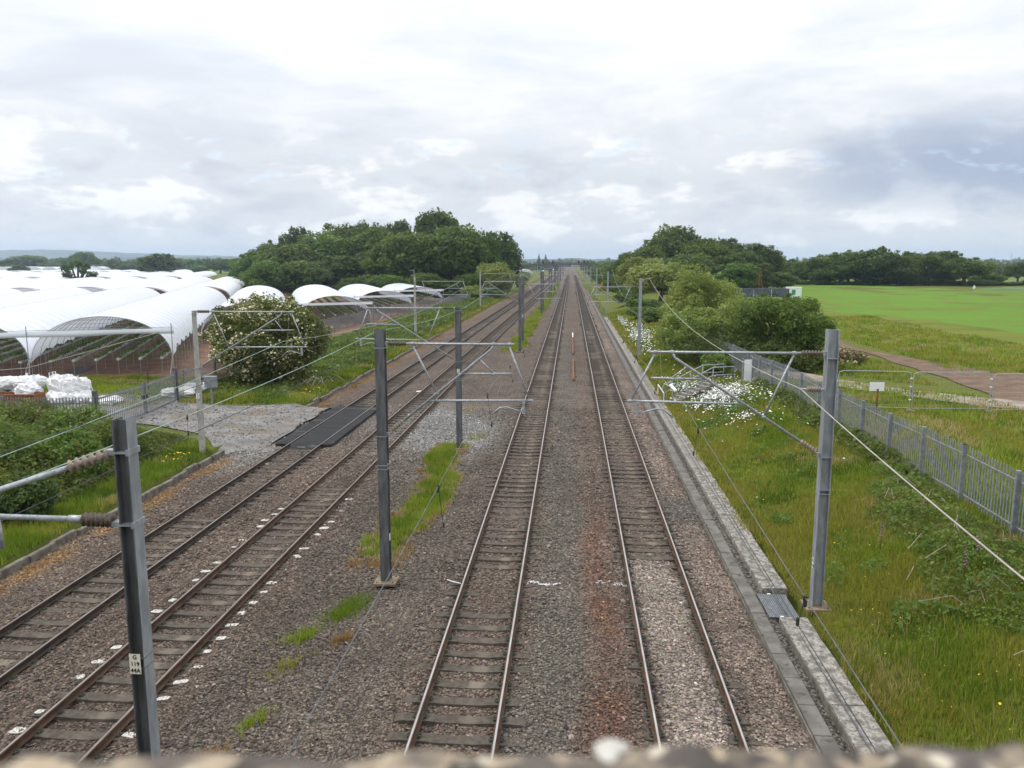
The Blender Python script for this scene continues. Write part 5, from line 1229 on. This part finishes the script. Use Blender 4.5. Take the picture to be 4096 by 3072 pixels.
bush('low dark undergrowth bush at the foot of the bank bushes', 10.8, 57.4, 2.2, 6.5, 14000, .07, 141, 'dark_leaf', 40, .25)
bush('light green leafy bush behind the steps', 9.6, 52.5, 1.7, 2.6, 6000, .07, 151, 'nettle', 30, .25)
bush('low green bush beside the stony track end', 16.2, 54.5, 1.4, 3.2, 5000, .07, 161, 'bramble', 30, .25)
hb, c, r, P = bush('big hawthorn covered in cream blossom beside the access road', -21.3, 53.6, 6.4, 9.9, 50000, .085, 171, 'thorn', 110, .17, 'hawthorn_bush', 9.5)
g = np.random.default_rng(9); f_ = fnoise(P[:, 0], P[:, 2] * 1.3 + P[:, 1], 1.1, 4); ctr = np.array([0, 0, 3.0])
outw = np.linalg.norm((P - ctr) / np.array([4.6, 4, 3.0]), axis=1); sel = (outw > .72) & (f_ > .44) & (g.random(len(P)) < .46 * np.clip(1.1 - P[:, 0] * .22, .15, 1.4))
B = P[sel] + g.normal(0, .06, (sel.sum(), 3)) + (P[sel] - ctr) * .02
V, F = leaf_quads(B, .068, .5, .35, .9); tag(mesh_obj('blossom', np_mesh('blossom', V, F, [M['blossom']]), hb), kind='stuff')
gs, c, r, P = bush('small yellow gorse bush on the far right bank', 8.6, 215, 2.4, 3.4, 3000, .12, 181, 'bramble', 24, .28, 'gorse_bush')
V, F = leaf_quads(P[::2] * 1.03, .16, .5, .3, .9); tag(mesh_obj('bloom', np_mesh('bloom', V, F, [M['gorse']]), gs), kind='stuff')

# bramble banks: leaves over a lumpy mound
def bramble_bank(name, label, xr, yr, hfun, dens, leaf, seed, matk='bramble', stems=20):
    g = np.random.default_rng(seed); n = int((xr[1] - xr[0]) * (yr[1] - yr[0]) * dens)
    x = g.uniform(*xr, n); y = g.uniform(*yr, n); h = hfun(x, y); ok = h > .12; x, y, h = x[ok], y[ok], h[ok]; n = len(x)
    gz = ground_z(x, y); f = 1 - np.abs(g.normal(0, .28, n)); P = np.c_[x, y, gz + h * np.clip(f, .05, 1.1)]
    V, F = leaf_quads(P, leaf, .15, .45, .6); tint = np.clip(.1 + .7 * fnoise(x, y, .6, seed % 11) + g.normal(0, .25, n), 0, 1)
    t = thing(name, label, 'brambles'); tag(mesh_obj('leaves', np_mesh('leaves', V, F, [M[matk]], {'tint': np.repeat(tint, 4)}), t), kind='stuff')
    mb = MB(); k = 0
    while k < stems:
        i = g.integers(n); a = g.uniform(0, 6.28); L = g.uniform(.5, 1.3); q = P[i]; z0 = float(ground_z(q[0], q[1]))
        mb.tube([(q[0], q[1], z0), (q[0] + .4 * L * math.cos(a), q[1] + .4 * L * math.sin(a), q[2] + .18), (q[0] + L * math.cos(a), q[1] + L * math.sin(a), q[2] - .05)], .008, 4); k += 1
    tag(mb.build('canes', M['twig'], t), kind='stuff'); return t
def h_left(x, y):
    e = sstep(17.2, 19.2, -x) * (1 - sstep(25.5, 28, -x)) * sstep(17, 21, y) * (1 - sstep(34.3, 36.2, y + .55 * (-x - 18) * 0))
    lump = .45 + 1.5 * fnoise(x, y, 2.6, 31) ** 1.3 + .5 * fnoise(x, y, .9, 32)
    tall = 1.3 * np.exp(-(((x + 22.5) / 2.4) ** 2 + ((y - 28.5) / 3.5) ** 2)) + .9 * np.exp(-(((x + 19.6) / 1.3) ** 2 + ((y - 26.5) / 2.2) ** 2))
    return e * (lump * .5 + tall * .8)
bramble_bank('bramble_thicket', 'dark green bramble and hazel thicket between the left verge and the gates', (-28, -16.4), (16, 37), h_left, 420, .060, 201, 'bramble', 60)
def h_left2(x, y): return (sstep(16.8, 18.5, -x + .04 * (y - 50)) * (1 - sstep(23, 26, -x)) * sstep(46, 48.5, y) * (.35 + .65 * sstep(56, 60, y)) * (1 - sstep(170, 178, y))) * (.25 + 1.1 * fnoise(x, y, 3, 33) ** 1.5)
bramble_bank('bramble_thicket', 'low brambles along the left verge from the hawthorn to the tunnels', (-26, -16.6), (46, 178), h_left2, 60, .10, 202, 'bramble', 10)
def h_right(x, y):
    e = sstep(7.9, 9.3, x + .25 * np.sin(y * .8)) * (1 - sstep(11.4, 12.0, x)) * sstep(12.5, 14.5, y) * (1 - sstep(24.5, 27.5, y + (11 - x) * .8))
    e = e * (.25 + .75 * sstep(14.5, 17.5, y)) * (.35 + .65 * sstep(8.6, 10.4, x)); return e * np.clip(-.15 + .85 * fnoise(x, y, 1.5, 34) + .45 * fnoise(x, y, .5, 35), 0, 1)
bramble_bank('bramble_patch', 'low bramble patch spreading over the right bank below the palisade fence', (7.6, 12.2), (12, 28), h_right, 620, .034, 203, 'nettle', 50)
bramble_bank('bramble_patch', 'brambles along the foot of the palisade fence', (10.6, 11.9), (26, 48), lambda x, y: (.2 + .6 * fnoise(x, y, 1.2, 36)) * sstep(10.6, 11.3, x), 160, .07, 204, 'bramble', 10)
for (x, y, h, lb) in ((11.6, 17.6, 1.5, 'leafy green shoot bush against the right palisade'), (13.4, 19.5, 2.0, 'leafy bush growing behind the palisade at the frame edge')): bush(lb, x, y, h, 1.6, 3500, .05, int(y * 10), 'nettle', 20, .3)

for (x, y, h, w_, lb, mk) in ((-21.6, 26.6, 3.1, 4.4, 'tall hazel bush in the thicket nearest the big column', 'bramble'), (-24.6, 29.6, 3.0, 4.6, 'bushy hazel against the short palisade', 'nettle'), (-19.2, 28.2, 2.1, 2.8, 'light green hazel shoot bush at the verge edge', 'nettle'), (-19.6, 31.5, 1.7, 3.4, 'brownish bramble mound before the gate leaf', 'thorn'), (-25.8, 35.0, 1.9, 3.6, 'bramble mound hiding the short palisade', 'thorn'), (-28.6, 35.6, 1.8, 3.6, 'green mound at the far end of the short palisade', 'nettle'), (-31.6, 36.6, 1.7, 3.6, 'green mound beyond the end of the short palisade', 'bramble'), (-22.2, 33.2, 1.9, 3.8, 'rounded bramble mound under the short palisade', 'bramble'), (-17.8, 23.6, 1.6, 2.4, 'small dark bush at the foot of the thicket', 'dark_leaf')):
    bush(lb, x, y, h, w_, 9000, .062, int(-x * 10 + y), mk, 36, .26)
# ================================================================ grass
m_, nt, bs, out = new_mat('grass_blade')
at = nt.n('ShaderNodeAttribute'); at.attribute_name = 'col'; nt.put(bs.inputs['Base Color'], at.outputs['Color']); bs.inputs['Roughness'].default_value = .8; bs.inputs['Specular IOR Level'].default_value = .06
tr2 = nt.n('ShaderNodeBsdfTranslucent'); nt.put(tr2.inputs[0], at.outputs['Color']); mx = nt.n('ShaderNodeMixShader'); mx.inputs[0].default_value = .35
nt.t.links.new(bs.outputs[0], mx.inputs[1]); nt.t.links.new(tr2.outputs[0], mx.inputs[2]); nt.t.links.new(mx.outputs[0], out.inputs[0]); M['blade'] = m_
def grass(name, label, x, y, h, col, blades=5, wid=.016, spread=.09, zf=ground_z, lean=.45, parent=None):
    n = len(x); z = zf(x, y); k = blades
    X = np.repeat(x, k) + rng.normal(0, spread, n * k); Y = np.repeat(y, k) + rng.normal(0, spread, n * k); Z = np.repeat(z, k); Hh = np.repeat(h, k) * rng.uniform(.55, 1.15, n * k)
    a = rng.uniform(0, 2 * np.pi, n * k); w_ = np.repeat(wid if np.ndim(wid) else np.full(n, wid), k) * rng.uniform(.7, 1.4, n * k); le = Hh * np.abs(rng.normal(0, lean, n * k)); b = rng.uniform(0, 2 * np.pi, n * k)
    A = np.c_[X - np.cos(a) * w_, Y - np.sin(a) * w_, Z - .02]; Bv = np.c_[X + np.cos(a) * w_, Y + np.sin(a) * w_, Z - .02]; T = np.c_[X + np.cos(b) * le, Y + np.sin(b) * le, Z + Hh]
    V = np.stack([A, Bv, T], 1).reshape(-1, 3); C = np.repeat(np.repeat(col, k, 0) * rng.uniform(.75, 1.25, (n * k, 1)), 3, 0)
    o = mesh_obj(name, np_mesh(name, V, np.arange(len(V)).reshape(-1, 3), [M['blade']], {'col': np.clip(C, 0, 1)}), parent); return tag(o, label, 'grass', kind='stuff')
PAL = {'g': (.155, .230, .022), 'l': (.250, .315, .040), 'o': (.275, .275, .046), 's': (.40, .33, .14), 'r': (.33, .20, .08), 'd': (.095, .155, .018)}
def gcol(x, y, seed, wts, s=1.6):
    """patches of green, lime, olive, straw, rust, dark by noise; wts are the shares"""
    n = len(x); sc = np.stack([fnoise(x, y, s, seed + i) * .8 + rng.random(n) * .35 + w_ for i, w_ in enumerate(wts.values())], 1); sc[:, [i for i, w_ in enumerate(wts.values()) if w_ <= -1]] = -9
    return np.array([PAL[k] for k in wts])[np.argmax(sc, 1)]
def pts(xr, yr, d0, yref=18, pw=1.6, dmin=3):
    out = []; y = yr[0]
    while y < yr[1]:
        st = max(1.0, y * .08); d = max(dmin, d0 * (yref / max(y, yref)) ** pw); n = int((xr[1] - xr[0]) * st * d); out.append(np.c_[rng.uniform(*xr, n), rng.uniform(y, min(y + st, yr[1]), n)]); y += st
    q = np.concatenate(out); return q[:, 0], q[:, 1]
x, y = pts((5.4, 12.0), (11.5, 130), 190)
edge = 5.70 - .22 * sstep(21, 26, y) + .25 * fnoise(x, y, .9, 41); ok = (x > edge) & ~((x > 5.75) & (x < 6.35) & (y > 18.4) & (y < 19.05)); x, y = x[ok], y[ok]
h = (.09 + .15 * fnoise(x, y, 1.3, 42)) * (.75 + .25 * sstep(6, 7.5, x)) * (1 + y / 160)
c = gcol(x, y, 50, {'g': .10, 'l': .06, 'o': .22, 's': -.08, 'r': -.32, 'd': -.06}); m = (x < 6.1 + .5 * fnoise(x, y, 1.8, 44)) & (rng.random(len(x)) < .5); c[m] = np.array(PAL['o']) * .75 + np.array(PAL['r']) * .25
grass('bank_grass', 'long mixed green and olive grass on the right embankment', x, y, h, c, 6, .007 + .00034 * y, .10, lambda a, b: np.where(a > 5.95, ground_z(a, b), .0))
bramble_bank('bank_herbs', 'scattered dock and nettle clumps in the embankment grass', (6.2, 11.6), (11.5, 46), lambda x, y: np.clip(fnoise(x, y, 1.0, 71) + .35 * fnoise(x, y, .4, 72) - .86, 0, 1) * 1.3 * sstep(6.2, 7.0, x) * sstep(15, 18, y), 420, .034, 205, 'nettle', 0)
n = 900; x = rng.uniform(6.2, 11.7, n); y = rng.uniform(11.5, 45, n); ok = fnoise(x, y, 1.4, 73) > .5; x, y = x[ok], y[ok]
grass('seed_stems', 'tall straw coloured seed stems standing over the embankment grass', x, y, rng.uniform(.45, .8, len(x)), gcol(x, y, 130, {'g': -.5, 'l': -.5, 'o': .0, 's': .2, 'r': -.1, 'd': -.5}), 3, .005, .05, lean=.25)
x, y = pts((12.0, 40), (18, 110), 70); ok = ~((np.abs(x - 24.6) < 1.6) & (y > 50)); x, y = x[ok], y[ok]
dtk = (y < 54) & (x > 22.2); ok = ~dtk; ok &= ~((x > 12.4) & (x < 31) & (np.abs((x - 12.5) * -.82 + 54.6 - y) < 2.2 - .05 * (x - 12))); x, y = x[ok], y[ok]
grass('field_margin_grass', 'olive tussock grass between the palisade fence and the brown track', x, y, .15 + .25 * fnoise(x, y, 2, 45), gcol(x, y, 60, {'g': .08, 'l': .08, 'o': .15, 's': -.08, 'r': -.3, 'd': -.2}), 4, .02 + .0003 * y, .15)
x, y = pts((-18.6, -15.65), (12, 33.2), 130); ok = (x > -17.3 - .8 * fnoise(x, y, 2, 46)) | (rng.random(len(x)) < .3); x, y = x[ok], y[ok]
grass('verge_grass', 'bright green grass between the edging and the bramble thicket', x, y, .14 + .22 * fnoise(x, y, 1.1, 47), gcol(x, y, 70, {'g': .2, 'l': -.06, 'o': .08, 's': -.15, 'r': -.3, 'd': .08}), 6, .014, .09)
x, y = pts((-26, -15.75), (44.6, 180), 60, 30, 1.4, 2.5); ok = ~((x < -23) & (y < 50)); x, y = x[ok], y[ok]
grass('verge_grass', 'green and straw grass on the left verge beyond the access road', x, y, .18 + .25 * fnoise(x, y, 1.5, 48), gcol(x, y, 80, {'g': .14, 'l': -.04, 'o': .14, 's': .0, 'r': -.15, 'd': .06}), 5, .010 + .0004 * y, .16)
x, y = pts((-44, -24.2), (42.5, 54.5), 26, 45, 1, 2); ok = ~((y > 40 + 0 * x) & (y < 47.5) & (x > -40) & (x < -23.5) & (rng.random(len(x)) < .35)) & ((y - 52.9) < (x + 38.3) * .4 + .2 + .8 * fnoise(x, y, 1, 49)); x, y = x[ok], y[ok]
grass('paddock_grass', 'short green grass between the gates and the tunnel mouths', x, y, .12 + .12 * fnoise(x, y, 1.5, 50), gcol(x, y, 90, {'g': .2, 'l': .15, 'o': .0, 's': -.2, 'r': -.4, 'd': -.05}), 6, .03, .18)
x, y = pts((-26, -16.6), (32.6, 37.6), 60, 30, 1, 2); ok = (y < 34.2 + (-x - 16.6) * .35 + .5 * fnoise(x, y, 1, 51)); x, y = x[ok], y[ok]
grass('road_edge_grass', 'patchy grass along the near edge of the access road', x, y, .12 + .15 * fnoise(x, y, 1.2, 52), gcol(x, y, 95, {'g': .1, 'l': .1, 'o': .1, 's': .0, 'r': -.3, 'd': 0}), 5, .016, .10)
# the strips of growth between the two pairs of lines
def strip(label, y0, y1, xc, wd, dens, seed, hh=.3):
    n = int((y1 - y0) * wd * 2 * dens); x = rng.uniform(xc - wd, xc + wd, n); y = rng.uniform(y0, y1, n); u = np.abs(x - xc - .38 * np.sin(y * .55 + seed)) / wd; e = fnoise(x, y, .8, seed) * .6 + fnoise(x, y, .3, seed + 7) * .4 - .5
    core = (u < .52 + e * .95) & (y > y0 + .8 + 2 * e) & (rng.random(n) < .85); rim = (~core) & (u < .78 + e * .9) & (rng.random(n) < .5); ok = core | rim; c = np.where(core[:, None], gcol(x, y, seed, {'g': .12, 'l': .28, 'o': -.1, 's': -.3, 'r': -.5, 'd': -.12}, .9), gcol(x, y, seed + 3, {'g': -.5, 'l': -.5, 'o': -.1, 's': .15, 'r': .12, 'd': -1}, .9))
    x, y, c, core = x[ok], y[ok], c[ok], core[ok]; grass('grass_strip', label, x, y, np.where(core, hh * (.45 + .8 * fnoise(x, y, .8, seed + 1)), .17), c, 6, .011 + .0003 * y0, .06, ballast_z, .5)
strip('bright green weedy grass strip with straw edges at the foot of the steel mast', 21.3, 36.8, -5.35, 1.05, 130, 300)
strip('grass strip around the twin dark masts', 76, 140, -5.6, 1.3, 26, 320, .4); strip('far grass strip between the track pairs', 142, 330, -5.3, 1.2, 10, 340, .5)
for (x0, y0, rx, ry, n, ck, lb) in ((-5.6, 18.5, .45, .75, 330, 'g', 'bright green weed clump on the ballast near the bolted mast foot'), (-6.15, 17.0, .30, .3, 170, 'l', 'rounded yellow green weed on the ballast'), (-5.25, 16.85, .17, .16, 90, 'r', 'small rust red dead weed on the ballast'), (-5.95, 13.5, .18, .25, 70, 'l', 'small green weed near the big near column'), (-6.35, 12.35, .22, .2, 80, 'r', 'rust brown dead weed near the big near column'), (-6.1, 15.6, .35, .6, 60, 'o', 'thin olive weeds dotted over the ballast'),
                                     (-4.6, 38.6, .7, .8, 90, 'o', 'olive weeds beside the clean grey stone'), (-5.9, 45.6, .6, 1.0, 80, 's', 'straw coloured weeds beyond the clean grey stone')):
    x = x0 + rng.normal(0, rx * .55, n); y = y0 + rng.normal(0, ry * .55, n) + (x - x0) * .8; grass('weed_clump', lb, x, y, np.full(n, .16) * rng.uniform(.4, 1.4, n), np.tile(np.array(PAL[ck]), (n, 1)), 4, .010, .03, ballast_z, .6)
n = 900; y = rng.uniform(13, 92, n); x = -15.05 + rng.normal(0, .16, n); ok = ((y < 32.5) | (y > 45)) & (fnoise(x * 0, y, 1.6, 61) > .42)
grass('dead_moss_fringe', 'rusty orange dead grass fringe along the edging boards', x[ok], y[ok], np.full(ok.sum(), .07), np.tile(np.array(PAL['r']), (ok.sum(), 1)), 6, .016, .08, lambda a, b: ballast_z(a, b) + .02, .9)

# ================================================================ flowers
def disc_flowers(name, label, x, y, z, r, matk, seed):
    g = np.random.default_rng(seed); n = len(x); a = np.arange(6) * np.pi / 3; tx = g.normal(0, .35, n); ty = g.normal(-.15, .35, n); rr = r * np.exp(g.normal(0, .25, n))
    u, v = np.cos(a)[None] * rr[:, None], np.sin(a)[None] * rr[:, None]; V = np.stack([x[:, None] + u, y[:, None] + v, z[:, None] + u * tx[:, None] + v * ty[:, None]], -1).reshape(-1, 3)
    st_b = np.c_[x, y, z - .3]; S1 = np.c_[x - .003, y, z - .004]; S2 = np.c_[x + .003, y, z - .004]; o = len(V); V = np.concatenate([V, np.stack([st_b, S1, S2], 1).reshape(-1, 3)])
    o_ = mesh_obj(name, np_mesh(name, V, [np.arange(6 * n).reshape(-1, 6), (o + np.arange(3 * n)).reshape(-1, 3)], [M[matk], M['nettle']], {'tint': np.full(len(V), .5)}, midx=np.r_[np.zeros(n), np.ones(n)])); return tag(o_, label, 'flowers', kind='stuff')
M['daisy'] = surf('daisy_white', (.74, .74, .72), (.84, .84, .82), 30, .8); M['yellow'] = surf('yellow_petal', (.62, .42, .02), (.74, .55, .04), 30, .8); M['purple'] = surf('foxglove_purple', (.24, .09, .19), (.34, .16, .27), 20, .7)
def daisies(label, cx, cy, sx, sy, n, r, seed, tilt=0.0):
    g = np.random.default_rng(seed); x = cx + g.normal(0, sx, n); y = cy + g.normal(0, sy, n) + tilt * (x - cx); ok = (x > 5.9) & (x < 11.7) & (fnoise(x, y, .8, seed % 13) > .30); x, y = x[ok], y[ok]
    disc_flowers('daisies', label, x, y, ground_z(x, y) + .24 + .2 * g.random(len(x)), r, 'daisy', seed)
daisies('dense white ox eye daisies covering the bank below the steps', 8.5, 44.8, .85, 1.9, 2500, .040, 401); daisies('scattered white daisies around the steps and gate panel', 8.9, 46, 1.5, 5.5, 700, .036, 402); daisies('small drift of white daisies nearer the broad embankment mast', 8.75, 38.3, .45, .75, 190, .038, 403)
daisies('white daisies behind the handrails', 7.2, 50.5, .5, 2.2, 520, .042, 404); daisies('large white daisy drift on the far right bank beside the slim mast', 7.5, 86, .55, 7, 1700, .055, 405, 3); daisies('thin white daisy line farther along the right bank', 7.0, 108, .3, 5, 420, .06, 406)
def yellows(label, cx, cy, sx, sy, n, seed):
    g = np.random.default_rng(seed); x = cx + g.normal(0, sx, n); y = cy + g.normal(0, sy, n); ok = (x > 6.0) & (x < 11.6) & (fnoise(x, y, .7, seed % 13) > .5); x, y = x[ok], y[ok]; disc_flowers('yellow_flowers', label, x, y, ground_z(x, y) + .18 + .15 * g.random(len(x)), .013, 'yellow', seed)
yellows('yellow meadow flowers scattered around the embankment mast', 8.0, 30, 1.0, 4.5, 420, 411); yellows('yellow meadow flowers at the near foot of the bank', 9.0, 14.2, 1.3, 1.4, 170, 412); yellows('few yellow flowers low on the bank by the grating', 7.0, 19, .6, 2.2, 90, 413)
g = np.random.default_rng(8); x = -16.5 + g.normal(0, .25, 60); y = g.choice([30.6, 31.5, 47.5, 49], 60) + g.normal(0, .3, 60); disc_flowers('yellow_flowers', 'yellow dandelion like flowers on the left verge', x, y, ground_z(x, y) + .3, .035, 'yellow', 414)
def foxglove(x, y, h, lb, gp):
    t = thing('foxglove', lb, 'foxglove', (x, y, float(ground_z(x, y))), random.random() * 6, gp); MB().tube([(0, 0, 0), (.02, 0, h * .5), (.01, .02, h)], [.012, .009, .004], 5).build('stem', M['nettle'], t)
    mb = MB()
    for i in range(16):
        z = h * (.45 + .5 * i / 16); a = i * 2.4; s = .034 * (1 - .5 * i / 16); d = Vector((math.cos(a), math.sin(a), -.6)).normalized(); p = Vector((.01, .01, z)); mb.tube([p, p + d * s * .8, p + d * s * 1.6], [s * .25, s * .45, s * .55], 6)
    mb.build('bells', M['purple'], t)
for x, y, h in ((8.35, 20.9, 1.05), (9.3, 18.4, .95), (9.9, 19.0, 1.05), (10.05, 17.2, 1.0), (10.7, 17.8, 1.05), (10.9, 16.2, .9)): foxglove(x, y, h, 'purple foxglove spike among the right bank brambles', 'foxgloves on the right bank')
pk = thing('pink_flowering_shrub', 'low pink seeded shrub beside the brown track behind the embankment mast', 'shrub', (18.4, 54, 1.05)); c, r = lobes_for((1.5, 1.2, .8), 24, .3, 77, -.3); V, F, t, P = foliage(c + np.array([0, 0, .7]), r, 2600, .06, 78); mesh_obj('crown', np_mesh('crown', V, F, [M['nettle']], {'tint': t}), pk); Q = P[P[:, 2] > .7]; V, F = leaf_quads(Q[::2] * np.array([1, 1, 1.08]), .07, .3); tag(mesh_obj('seed_heads', np_mesh('seed_heads', V, F, [surf('pink_seed_heads', (.32, .19, .17), (.42, .27, .24), 9, .9)]), pk), kind='stuff')
bw = thing('brushwood_heap', 'heap of bleached cut branches beside the left edging', 'brushwood', (-17.2, 52.5, 0)); g = random.Random(4)
for i in range(16):
    a = g.uniform(0, 6.28); x, y = g.uniform(-.8, 1.0), g.uniform(-2.2, 2.2); L = g.uniform(.7, 1.6); MB().tube([(x, y, .05), (x + .4 * L * math.cos(a), y + .4 * L * math.sin(a), g.uniform(.3, .7)), (x + L * math.cos(a), y + L * math.sin(a), g.uniform(.05, .6))], [.03, .02, .008], 5).build('branch', M['twig'], bw)

# ================================================================ far country
def belt(label, line, h, dep, leaf, n, seed, matk='distant', step=None):
    """a far wood: lobed crowns along a line, read as one mass"""
    g = np.random.default_rng(seed); cs = []; rs = []
    for (a, b) in zip(line[:-1], line[1:]):
        L = math.dist(a, b); k = max(2, int(L / (step or h * .7)))
        for i in range(k):
            t = (i + g.random()) / k; hh = h * g.uniform(.55, 1.12); r = hh * g.uniform(.30, .44)
            cs.append((a[0] + (b[0] - a[0]) * t + g.normal(0, dep), a[1] + (b[1] - a[1]) * t + g.normal(0, dep), hh - r)); rs.append(r); cs.append((cs[-1][0] + g.normal(0, r), cs[-1][1], r * .7)); rs.append(r * .9)
    V, F, t, _ = foliage(np.array(cs), np.array(rs), n, leaf, seed + 1, .95, .1); V[:, 2] = np.maximum(V[:, 2], -.3)
    return tag(mesh_obj('distant_wood', np_mesh('distant_wood', V, F, [M[matk]], {'tint': t})), label, 'wood', kind='stuff')
belt('far hedgerow wood behind the white tunnels', [(-760, 760), (-420, 720), (-200, 640), (-120, 640)], 11, 12, 1.0, 14000, 501); belt('second far wood behind the tunnels', [(-1300, 1150), (-700, 1050), (-250, 980), (-60, 1050)], 13, 25, 1.6, 14000, 502)
belt('far wood under the left hills', [(-2300, 1900), (-1200, 1800), (-400, 1750), (0, 1900)], 16, 50, 2.6, 13000, 503); belt('dark wood closing the railway vista', [(-60, 900), (-30, 850), (-20, 760)], 9, 6, .9, 5000, 504); belt('dark wood right of the far tracks', [(22, 700), (60, 850), (14, 1000)], 9.5, 8, 1.0, 6000, 505)
belt('scrub wood right of the line before the gantries', [(26, 300), (45, 420), (40, 560)], 7, 7, .6, 8000, 506); belt('scrub wood left of the line beyond the left wood', [(-34, 260), (-40, 340), (-60, 420), (-50, 520)], 6.5, 6, .6, 8000, 507)
belt('far wood beyond the crop field', [(140, 420), (300, 480), (520, 560), (800, 640)], 8, 10, .9, 10000, 508); belt('far wood on the right horizon', [(60, 1100), (400, 1050), (900, 1150), (1600, 1300)], 13, 25, 1.6, 12000, 509); belt('remote wood on the right horizon', [(0, 2100), (900, 2000), (2200, 2200)], 18, 50, 2.8, 10000, 510)
belt('remote wood across the line of the tracks', [(-500, 1500), (-100, 1550), (200, 1450)], 11, 25, 1.8, 8000, 511)
for x, h in ((-47, 21), (-37, 20)):
    t = thing('conifer_tree', 'tall pointed dark conifer on the far skyline', 'tree', (x, 1150, 0), 0, 'pair of skyline conifers'); k = 9; c = np.c_[np.zeros(k), np.zeros(k), np.linspace(1.5, h - 1, k)]; r = np.linspace(3.6, .7, k); V, F, tt, _ = foliage(c, r, 700, .8, 600 + int(h)); mesh_obj('crown', np_mesh('crown', V, F, [M['cypress']], {'tint': tt}), t); MB().tube([(0, 0, -.3), (0, 0, h * .8)], [.4, .1], 6).build('trunk', M['bark'], t)
M['hill'] = surf('wooded_hillside', (.025, .042, .020), (.060, .080, .035), .004, 1.0, 0, 0, lo=.42, hi=.58, c3=(.10, .12, .055), s3=.0015, a3=(.60, .64))
def hill(name, ctrl, y0, dep, seed):
    """a long ridge: ctrl = (x, height) along it"""
    xs_ = np.linspace(ctrl[0][0], ctrl[-1][0], 160); hz = np.interp(xs_, [c_[0] for c_ in ctrl], [c_[1] for c_ in ctrl]); V = []
    prof = np.array([0, .35, .75, 1, .8, .3, 0]); yy = np.linspace(-1, 1, 7) * dep
    for i, x in enumerate(xs_):
        j = (float(fnoise(x, 0, 45, seed)) - .5) * 7 + (float(fnoise(x, 0, 160, seed + 1)) - .5) * 8
        for p, q in zip(prof, yy): V.append((x, y0 + q, -2 + (hz[i] + j) * p + 0.0))
    F = [(i * 7 + j, (i + 1) * 7 + j, (i + 1) * 7 + j + 1, i * 7 + j + 1) for i in range(159) for j in range(6)]
    return tag(mesh_obj(name, np_mesh(name, V, np.array(F), [M['hill']], None, True)), kind='structure')
hill('hill_ridge', [(-5200, 60), (-4300, 86), (-3700, 92), (-3300, 84), (-2700, 58), (-2100, 42), (-1200, 34), (-600, 30)], 5200, 500, 3); hill('hill_ridge', [(-1500, 24), (-300, 26), (600, 24), (2000, 28), (3400, 26), (5200, 30)], 5600, 500, 8); hill('hill_ridge', [(-3600, 34), (-2200, 30), (-900, 24), (200, 20)], 3300, 350, 11)
def pylon(x, y, h):
    t = thing('electricity_pylon', 'faint lattice electricity pylon on the far skyline', 'pylon', (x, y, 0), .3, 'skyline pylons')
    for sx in (-1, 1):
        for sy in (-1, 1): MB().tube([(sx * 4, sy * 4, 0), (sx * 1.1, sy * 1.1, h * .6), (sx * .3, sy * .3, h)], .28, 4).build('leg', M['steel'], t)
    for z, a in ((.66, 8), (.78, 10), (.9, 7)): MB().tube([(-a, 0, h * z), (0, 0, h * z + 1.2), (a, 0, h * z)], .25, 4).build('cross_arm', M['steel'], t)
    for i in range(5): z = h * i / 8; w_ = 4 - 3 * i / 5; MB().tube([(-w_, -w_, z), (w_ * .8, -w_ * .8, z + h / 8), (-w_ * .6, -w_ * .6, z + h / 4)], .18, 4).build('bracing', M['steel'], t)
pylon(-1820, 3000, 44); pylon(-1150, 3100, 40); pylon(1580, 3000, 40)

# ================================================================ the hazy air
hz = MB().box((-6900, -700, -3.5), (6900, 9800, 125)).build('haze', [], None)
hm = bpy.data.materials.new('haze_air'); hm.use_nodes = True; hm.node_tree.nodes.clear(); nt = NT(hm.node_tree)
pv = nt.n('ShaderNodeVolumePrincipled'); pv.inputs['Color'].default_value = (.60, .73, .96, 1); pv.inputs['Density'].default_value = .00015; pv.inputs['Anisotropy'].default_value = .2
ho = nt.n('ShaderNodeOutputMaterial'); nt.t.links.new(pv.outputs[0], ho.inputs['Volume']); hz.data.materials.clear(); hz.data.materials.append(hm)
tag(hz, 'pale summer haze over the whole plain', 'haze', kind='stuff')
